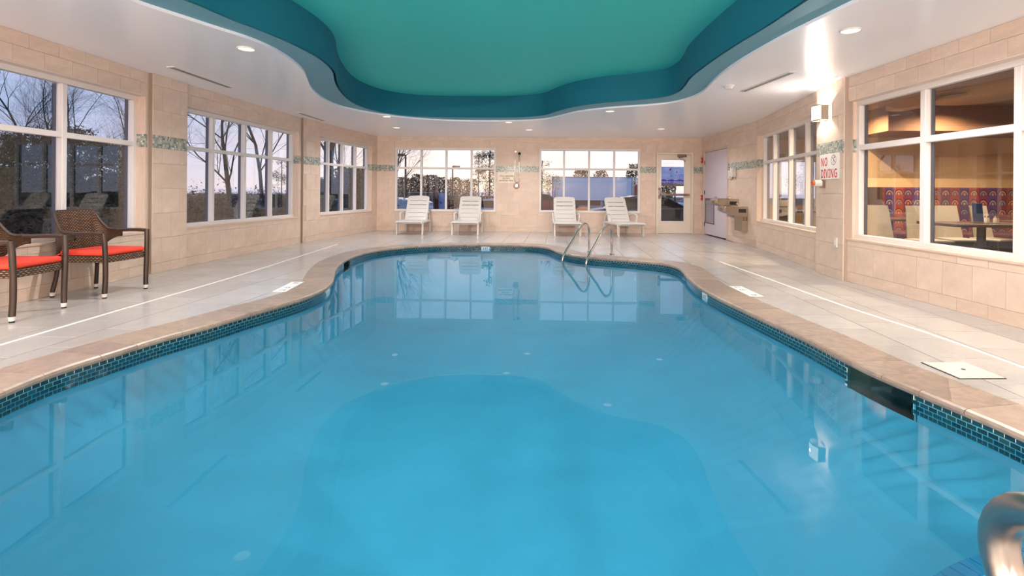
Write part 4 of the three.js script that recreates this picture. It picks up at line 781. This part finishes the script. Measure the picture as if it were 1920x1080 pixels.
const bark = mat(0x3b332e, 0.9), barkPale = mat(0x5a4f47, 0.9), pineLeaf = [mat(0x32452a, 0.9), mat(0x3a4a2c, 0.9), mat(0x2c3c24, 0.9)], dryLeaf = mat(0x6a4a2c, 0.9), brushM = [mat(0x33381f, 0.95), mat(0x4a3d2c, 0.95), mat(0x33301f, 0.95), mat(0x5a4634, 0.95)];
const polar = (px, dist) => { const a = (px - 997.7) / 960 ; const X = a * Math.cos(0.05) - Math.sin(0.05), D = Math.cos(0.05) + a * Math.sin(0.05); return [X * dist, D * dist]; }; // survey bearing -> ground position
function bareTree(label, bearing, dist, h, seed, o) { const t = thing('bare_tree', label, 'tree', 'leafless trees outside'), [x, d] = polar(bearing, dist); t.position.set(x, GY, -d); part(t, 'branches', branchGeo(h, seed, o), o?.pale ? barkPale : bark); return t; }
bareTree('leafless tree behind the left edge wicker chair', 62, 22, 10.5, 11, { levels: 5, up: 1.3, r: 0.10 });
bareTree('slim leafless tree in the first pane beside the window mullion', 97, 25, 11.5, 12, { levels: 5, up: 1.2, r: 0.09 });
bareTree('leafless tree in the middle of the second pane of the near left window', 168, 28, 12, 13, { levels: 5, up: 1.3, r: 0.10 });
bareTree('leafless tree with wide branches at the right of the near left window', 236, 24, 12, 14, { levels: 5, r: 0.10 });
bareTree('dark trunked tree at the left edge of the middle left window', 348, 19, 11, 15, { levels: 5, r: 0.10, up: 1.2 });
bareTree('dark leaning leafless tree in the middle left window', 432, 20, 10, 36, { levels: 5, lean: 0.10, r: 0.115 });
bareTree('tall leafless tree in the third pane of the middle left window', 495, 22, 13, 17, { levels: 5, r: 0.095, up: 1.3 });
bareTree('thick trunked leafless tree in the far left window', 622, 24, 17, 18, { levels: 4, r: 0.17, up: 1.4 });
bareTree('thin leafless tree right of the thick trunk in the far left window', 652, 30, 9, 19, { levels: 5, r: 0.07 });
bareTree('leafless tree leaning over the pickup in the left back window', 728, 30, 8.5, 20, { levels: 5, lean: 0.3, r: 0.10 });
bareTree('small multi-stemmed bare tree in front of the white trailer', 1036, 18.5, 2.9, 22, { levels: 4, r: 0.03, pale: true, up: 1.6 });
function pine(label, bearing, dist, h, seed, o = {}) {
  const t = thing('pine_tree', label, 'tree', 'pine trees outside'), [x, d] = polar(bearing, dist); t.position.set(x, GY, -d);
  part(t, 'trunk', cyl(h * 0.006, h * 0.013, h, 7), bark, 0, h / 2, 0);
  reseed(seed * 13 + 5);
  const clumps = Array.from({ length: o.clumps ?? 26 }, () => { const y = Math.pow(rnd(), 0.8) * h * (1 - (o.bare ?? 0.35)) + h * (o.bare ?? 0.35), k = 1 - Math.abs((y / h - 0.62) / 0.5) * 0.8, a = rr(0, 6.28), r = h * (o.wide ?? 0.17) * Math.max(0.25, k) * Math.sqrt(rnd()); return V(Math.cos(a) * r, y, Math.sin(a) * r); });
  const per1 = Math.round((o.n ?? 2200) / clumps.length), sp = h * (o.spread ?? 0.05); let i = 0;
  part(t, 'foliage', leafGeo(per1 * clumps.length, seed, () => { const c = clumps[Math.floor(i++ / per1)]; return V(c.x + rr(-1, 1) * sp * 1.6, c.y + rr(-1, 1) * sp * 0.7, c.z + rr(-1, 1) * sp * 1.6); }, h * (o.leaf ?? 0.010)), o.mat ?? pineLeaf[seed % 3]);
}
const PW = ['at the left frame edge', 'behind the left wicker chair', 'left of the bare trunks', 'behind the bare trunks', 'beside the mullion', 'right of the mullion', 'in the second pane, left half', 'in the second pane, middle', 'in the second pane, right half', 'next to the right jamb'];
[[-30, 62, 8.2], [8, 66, 8.6], [35, 60, 7.4], [62, 70, 9.6], [92, 64, 8.2], [118, 72, 8.8], [148, 60, 8.4], [182, 66, 7.8], [214, 62, 6.6], [246, 58, 5.6]].forEach(([b, d, h], i) => pine('dark pine in the near left window ' + PW[i], b, d, h, 40 + i, { clumps: 40, n: 4200, leaf: 0.017, bare: i > 5 ? 0.3 : 0.12, wide: 0.22, spread: 0.075 }));
pine('tall pine at the right edge of the left back window', 918, 34, 5.2, 61, { bare: 0.1, wide: 0.2, clumps: 40, n: 3600, spread: 0.055 });
pine('slim pine left of the tall pine in the left back window', 897, 46, 5.0, 62, { bare: 0.3, wide: 0.13, clumps: 22 });
pine('dark evergreen at the left edge of the right back window', 1016, 30, 3.4, 63, { bare: 0.05, wide: 0.3, clumps: 44, n: 4200, spread: 0.08 });
pine('shrubby evergreen in the fourth pane of the middle left window', 528, 28, 3.2, 64, { bare: 0.1, wide: 0.22, clumps: 30 });
[[611, 'first'], [638, 'second'], [663, 'third'], [688, 'fourth']].forEach(([b, w], i) => pine('dark evergreen bush low in the far left window, ' + w + ' pane', b, 19.5, i > 1 ? 2.3 : 1.9, 65 + i, { bare: 0.0, wide: 0.42, clumps: 50, n: 7000, spread: 0.14, leaf: 0.022 }));
// round-headed trees on the skyline
const skyline = (label, bearing, dist, h, w, seed, m) => { const t = thing('skyline_tree', label, 'tree', 'far trees on the skyline'), [x, d] = polar(bearing, dist); t.position.set(x, GY, -d); part(t, 'trunk', cyl(0.1, 0.16, h * 0.5, 6), bark, 0, h * 0.25, 0); part(t, 'crown', leafGeo(1500, seed, () => { const a = rr(0, 6.28), r = Math.sqrt(rnd()); const y = rnd(); return V(Math.cos(a) * r * w * (0.6 + 0.4 * Math.sin(y * 3.1)), h * (0.12 + 0.88 * y), Math.sin(a) * r * w * (0.6 + 0.4 * Math.sin(y * 3.1))); }, h * 0.035), m); };
const SK = [[744, 3.6], [757, 4.0], [770, 3.9], [783, 4.5], [797, 4.4], [811, 4.6], [824, 4.0], [838, 3.7], [853, 4.2], [868, 3.6], [884, 3.9]];
SK.forEach(([b, h], i) => skyline('far tree on the skyline of the left back window, number ' + ['one', 'two', 'three', 'four', 'five', 'six', 'seven', 'eight', 'nine', 'ten', 'eleven'][i] + ' from its left', b, 92 + (i * 37 % 11), h * 1.02, 1.5, 80 + i, [mat(0x5a4634, 0.95), mat(0x6b4c30, 0.95), mat(0x4c4034, 0.95)][i % 3]));
[[1090, 5.6, 'left of the trailer middle'], [1126, 5.2, 'behind the trailer middle'], [1190, 6.4, 'above the red cab'], [1250, 5.8, 'above the mermaid banner']].forEach(([b, h, w], i) => skyline('far tree showing ' + w, b, 88, h, 1.7, 110 + i, mat(0x55503a, 0.95)));
// undergrowth: nobody could count its twigs
function brush(label, boxes, seed, leaf = 0.09) {
  const parts = boxes.map(([b0, b1, d0, d1, h, n], k) => leafGeo(n, seed + k, () => { const [x, d] = polar(rr(b0, b1), rr(d0, d1)); return V(x, GY + Math.pow(rnd(), 1.6) * h * (0.35 + 1.9 * Math.abs(PN.noise(x * 0.35, d * 0.35, 2))), -d); }, leaf));
  const o = new THREE.Mesh(mergeGeometries(parts), brushM[seed % 4]); o.name = numbered('undergrowth'); o.userData = { label, category: 'undergrowth', kind: 'stuff' }; scene.add(o);
}
brush('dense dark thicket behind the pines of the near left window', [[-90, 300, 68, 84, 3.0, 16000]], 204, 0.4);
brush('olive undergrowth outside the near left window', [[-80, 270, 16, 36, 2.0, 26000]], 200);
brush('brown undergrowth outside the near left window', [[-80, 270, 12, 24, 1.3, 12000]], 201);
brush('dark undergrowth outside the middle left window', [[330, 690, 19, 38, 1.1, 26000]], 202);
brush('dry undergrowth outside the middle left window', [[330, 700, 22, 60, 1.5, 20000]], 203);
brush('dry scrub beyond the parking lot', [[836, 935, 34, 60, 1.2, 9000]], 207);
// ---------------------------------------------------------------- parking lot
function lampPost(label, bearing, dist, h, head) {
  const t = thing('parking_lamp', label, 'street lamp', 'parking lot lamps'), [x, d] = polar(bearing, dist); t.position.set(x, GY, -d); const m = mat(0x3a2e28, 0.6);
  part(t, 'pole', cyl(0.06, 0.08, h, 10), m, 0, h / 2, 0); part(t, 'base', cyl(0.2, 0.22, 0.3, 14), mat(0x8a8078, 0.9), 0, 0.15, 0);
  part(t, 'arm', box(Math.abs(head), 0.06, 0.06), m, head / 2, h - 0.05, 0); part(t, 'lamp_head', rbox(0.55, 0.16, 0.3, 0.03), m, head, h - 0.02, 0);
}
lampPost('dark parking lamp post above the pickup', 760, 36, 4.1, -0.35); lampPost('parking lamp post in the third pane of the left back window', 848.5, 42, 3.6, 0.3);
function vehicle(name, label, cat, o) { // side view profile, nose towards +x
  const t = thing(name, label, cat), bm = phys(o.color, 0.25, { clearcoat: 0.8, clearcoatRoughness: 0.08 }), gl = phys(0x1a2228, 0.05);
  const body = extrude(o.body, o.w - 0.1, 0.05); body.translate(0, 0, -(o.w - 0.1) / 2); part(t, 'body', body, bm);
  const cab = extrude(o.cab, o.w - 0.34, 0.04); cab.translate(0, 0, -(o.w - 0.34) / 2); part(t, 'glasshouse', cab, gl);
  const roof = extrude(o.roof, o.w - 0.3, 0.03); roof.translate(0, 0, -(o.w - 0.3) / 2); part(t, 'roof', roof, bm);
  for (const [x0, x1, y0, y1] of o.pillars) for (const s of [-1, 1]) part(t, 'pillar', bar(V(x0, y0, s * (o.w / 2 - 0.12)), V(x1, y1, s * (o.w / 2 - 0.15)), 0.035, 6), bm);
  for (const x of o.wheels) for (const s of [-1, 1]) { const w = part(t, 'wheel', at(cyl(o.wr, o.wr, 0.22, 26), 0, 0, 0, Math.PI / 2), M.black, x, o.wr, s * (o.w / 2 - 0.1)); part(w, 'hub', at(cyl(o.wr * 0.6, o.wr * 0.6, 0.02, 18), 0, 0, s * 0.112, Math.PI / 2), M.chrome); }
  for (const s of [-1, 1]) part(t, 'door_handle', box(0.16, 0.025, 0.02), M.chrome, o.handle[0], o.handle[1], s * (o.w / 2 + 0.005));
  for (const s of [-1, 1]) part(t, 'head_lamp', rbox(0.12, 0.12, 0.3, 0.03), M.chrome, o.nose[0], o.nose[1], s * (o.w / 2 - 0.25)); for (const s of [-1, 1]) part(t, 'tail_lamp', rbox(0.08, 0.14, 0.3, 0.03), M.red, o.tail[0], o.tail[1], s * (o.w / 2 - 0.25));
  return t;
}
const sedan = { w: 1.8, wr: 0.33, body: [[-2.35, 0.3], [-1.85, 0.22], [1.9, 0.22], [2.4, 0.32], [2.42, 0.6], [2.2, 0.78], [1.2, 0.92], [-1.9, 0.98], [-2.38, 0.9]], cab: [[1.25, 0.92], [0.45, 1.36], [-1.0, 1.38], [-1.85, 0.98]], roof: [[0.5, 1.36], [0.1, 1.42], [-0.7, 1.43], [-1.1, 1.37]], pillars: [[1.22, 0.5, 0.93, 1.37], [-1.8, -1.05, 0.98, 1.38], [-0.25, -0.3, 0.95, 1.38]], wheels: [1.45, -1.4], handle: [-0.55, 0.85], nose: [2.36, 0.66], tail: [-2.38, 0.8] };
const truck = { w: 1.95, wr: 0.4, body: [[-2.6, 0.5], [2.5, 0.45], [2.7, 0.6], [2.7, 1.0], [2.4, 1.12], [1.2, 1.2], [-2.65, 1.2]], cab: [[1.2, 1.2], [0.5, 1.75], [-1.1, 1.78], [-1.3, 1.2]], roof: [[0.55, 1.75], [0.3, 1.82], [-0.9, 1.84], [-1.15, 1.77]], pillars: [[1.15, 0.55, 1.2, 1.76], [-1.3, -1.12, 1.2, 1.78], [-0.1, -0.15, 1.2, 1.78]], wheels: [1.7, -1.7], handle: [-0.1, 1.05], nose: [2.66, 0.85], tail: [-2.62, 0.95] };
{ const [x, d] = polar(735, 23); const t = vehicle('pickup_truck', 'pale blue pickup nose in the left back window', 'car', { ...truck, color: 0xaec6dc }); t.position.set(x - 1.1, GY, -d); }
{ const t = vehicle('sedan', 'dark blue sedan parked outside the right back window', 'car', { ...sedan, color: 0x121a2c }); t.position.set(3.0, GY, -20); t.rotation.y = Math.PI; }
{ const [x, d] = polar(1014, 36); const t = vehicle('sedan', 'red car behind the small bare tree', 'car', { ...sedan, color: 0x9c1f2a }); t.position.set(x, GY, -d); }
{ const [x, d] = polar(922, 27); const t = vehicle('sedan', 'silver blue car low in the left back window', 'car', { ...sedan, color: 0x8aa4bc }); t.position.set(x + 0.6, GY - 0.28, -d); }
{ const t = vehicle('sedan', 'white car behind the push bar of the glazed door', 'car', { ...sedan, color: 0xcfd4da }); t.position.set(8.6, GY, -29); }
{ // box trailer with red tractor
  const t = thing('box_trailer', 'long pale blue box trailer behind the dark sedan', 'trailer'), [x0, d0] = polar(1035, 50), [x1] = polar(1182, 50), L = x1 - x0; t.position.set((x0 + x1) / 2, GY, -d0);
  part(t, 'box_body', rbox(L, 2.25, 2.4, 0.03), mat(0xd2e0ee, 0.5), 0, 1.9, 0); part(t, 'under_tank', box(L * 0.36, 0.5, 2.2), M.black, -0.6, 0.55, 0.2); for (const x of [-0.32, -0.22, 0.36]) part(t, 'wheel', at(cyl(0.48, 0.48, 2.3, 22), 0, 0, 0, Math.PI / 2), M.black, L * x, 0.48, 0); for (const s of [-1, 1]) part(t, 'corner_post', box(0.1, 2.25, 0.04), mat(0x7f93b0, 0.5), s * (L / 2 - 0.08), 1.9, 1.215); part(t, 'top_rail', box(L - 0.02, 0.08, 0.04), mat(0x7f93b0, 0.5), 0, 2.98, 1.215);
  const c = thing('tractor_cab', 'red truck cab at the right end of the trailer', 'truck'); c.position.set(x1 + 0.95, GY, -d0); part(c, 'cab_body', rbox(1.4, 1.7, 2.3, 0.15), phys(0x9a2030, 0.3), 0, 1.5, 0); part(c, 'side_window', rbox(0.6, 0.5, 2.32, 0.04), M.black, 0.1, 1.85, 0); for (const x of [-0.35, 0.5]) part(c, 'wheel', at(cyl(0.5, 0.5, 2.2, 22), 0, 0, 0, Math.PI / 2), M.black, x, 0.5, 0); for (const s of [-1, 1]) part(c, 'exhaust_stack', cyl(0.07, 0.07, 2.6, 12), M.chrome, -0.62, 1.8, s * 1.0);
}
{ // banner seen through the glazed door
  const [x0, d0] = polar(1237, 38), [x1] = polar(1292, 38), w = x1 - x0; const t = thing('banner_board', 'pale blue shop banner with lettering seen through the glazed door', 'banner'); t.position.set((x0 + x1) / 2, GY, -d0);
  const tex = canvasTex(512, 280, (g, W, Hh) => { const gr = g.createLinearGradient(0, 0, W, 0); g.fillStyle = '#c3cdf0'; g.fillRect(0, 0, W, Hh); g.strokeStyle = '#5a86b8'; g.lineWidth = 5; g.beginPath(); g.moveTo(60, 70); g.bezierCurveTo(100, 120, 150, 60, 190, 140); g.bezierCurveTo(200, 190, 120, 210, 110, 180); g.stroke(); g.beginPath(); g.moveTo(240, 40); g.bezierCurveTo(320, 0, 440, 70, 470, 130); g.stroke(); g.fillStyle = '#c8323c'; g.beginPath(); for (let i = 0; i < 10; i++) { const a = i * Math.PI / 5 - 1.57, r = i % 2 ? 9 : 24; g.lineTo(290 + Math.cos(a) * r, 88 + Math.sin(a) * r); } g.fill(); g.beginPath(); g.ellipse(178, 44, 26, 12, -0.9, 0, 7); g.fill(); g.fillStyle = '#7aa6e0'; g.font = 'italic 84px serif'; g.fillText('Mermaid', 165, 172); g.fillStyle = '#b0526a'; g.font = '24px serif'; g.fillText('Swimwear & Beachwear', 210, 200); g.fillStyle = '#6a52b8'; g.fillRect(0, 226, W, 54); for (let i = 0; i < 4; i++) { g.beginPath(); g.ellipse(60 + i * 140, 228, 60, 18, 0, 0, 7); g.fill(); } g.fillStyle = '#ffffff'; g.font = 'bold 28px sans-serif'; g.fillText('Shop Online at MermaidBeach', 30, 266, 450); });
  const fm = mat(0xffffff, 0.5, { map: tex }); part(t, 'panel', box(w, w * 0.56, 0.06), [M.white, M.white, M.white, M.white, fm, M.white], 0, 2.88, 0); for (const s of [-1, 0.05, 1]) part(t, 'post', box(0.09, 2.5, 0.09), M.dark, s * w * 0.46, 1.25, -0.1); part(t, 'lower_rail', box(w, 0.2, 0.08), mat(0x8a6a5c, 0.6), 0, 2.16, 0);
}
{ // service enclosure
  const [x0, d0] = polar(766, 30), [x1] = polar(817, 30), [x2] = polar(835, 30); const t = thing('service_enclosure', 'grey walled enclosure with a pale blue gate in the left back window', 'enclosure'); t.position.set(0, GY, -d0);
  part(t, 'wall_panel', box(x1 - x0, 1.45, 0.15), mat(0x55504c, 0.8), (x0 + x1) / 2, 0.725, 0); part(t, 'coping', box(x1 - x0, 0.05, 0.2), mat(0xa08c84, 0.7), (x0 + x1) / 2, 1.47, 0); part(t, 'corner_post', box(0.2, 1.5, 0.2), mat(0x4a1f1c, 0.7), x1 + 0.1, 0.75, 0.02); part(t, 'gate', box(x2 - x1 - 0.2, 1.46, 0.1), mat(0x8fa6c6, 0.6), (x1 + x2) / 2 + 0.1, 0.73, 0); part(t, 'gate_latch', box(0.05, 0.08, 0.05), M.dark, (x1 + x2) / 2 + 0.05, 0.9, 0.07);
}
{ const [x, d] = polar(1094, 17.5); const t = thing('orange_barrel', 'orange rounded barrel with a dark mark before the sedan', 'barrel'); t.position.set(x, GY, -d); part(t, 'drum', new THREE.LatheGeometry([[0, 0], [0.26, 0], [0.28, 0.05], [0.27, 0.4], [0.29, 0.45], [0.28, 0.9], [0.25, 1.0], [0.1, 1.06], [0, 1.07]].map(([r, y]) => new THREE.Vector2(r, y)), 28), mat(0xf0913c, 0.5)); part(t, 'dark_mark', at(new THREE.SphereGeometry(0.07, 12, 10).scale(0.8, 1.5, 0.3), 0, 0.72, 0.275), M.black); }
{ // pale fence posts in the scrub
  [[893, 0], [898, 0], [904, 0], [910, 0], [916, 0]].forEach(([b], i) => { const t = thing('fence_post', 'white post in the scrub left of the tall pine, ' + ['first', 'second', 'third', 'fourth', 'fifth'][i] + ' from the left', 'post', 'white posts in the scrub'), [x, d] = polar(b, 40); t.position.set(x, GY, -d); part(t, 'post', box(0.09, 1.4, 0.09), mat(0x9a9698, 0.7), 0, 0.7, 0); part(t, 'cap', cyl(0.0, 0.075, 0.06, 4), mat(0x9a9698, 0.7), 0, 1.43, 0); });
}
// ---------------------------------------------------------------- shadows on, then hand over
scene.traverse((o) => { if (o.isMesh) { o.castShadow = true; o.receiveShadow = true; } if (o.isLight && o.shadow) o.castShadow = true; });
renderer.render(scene, camera);
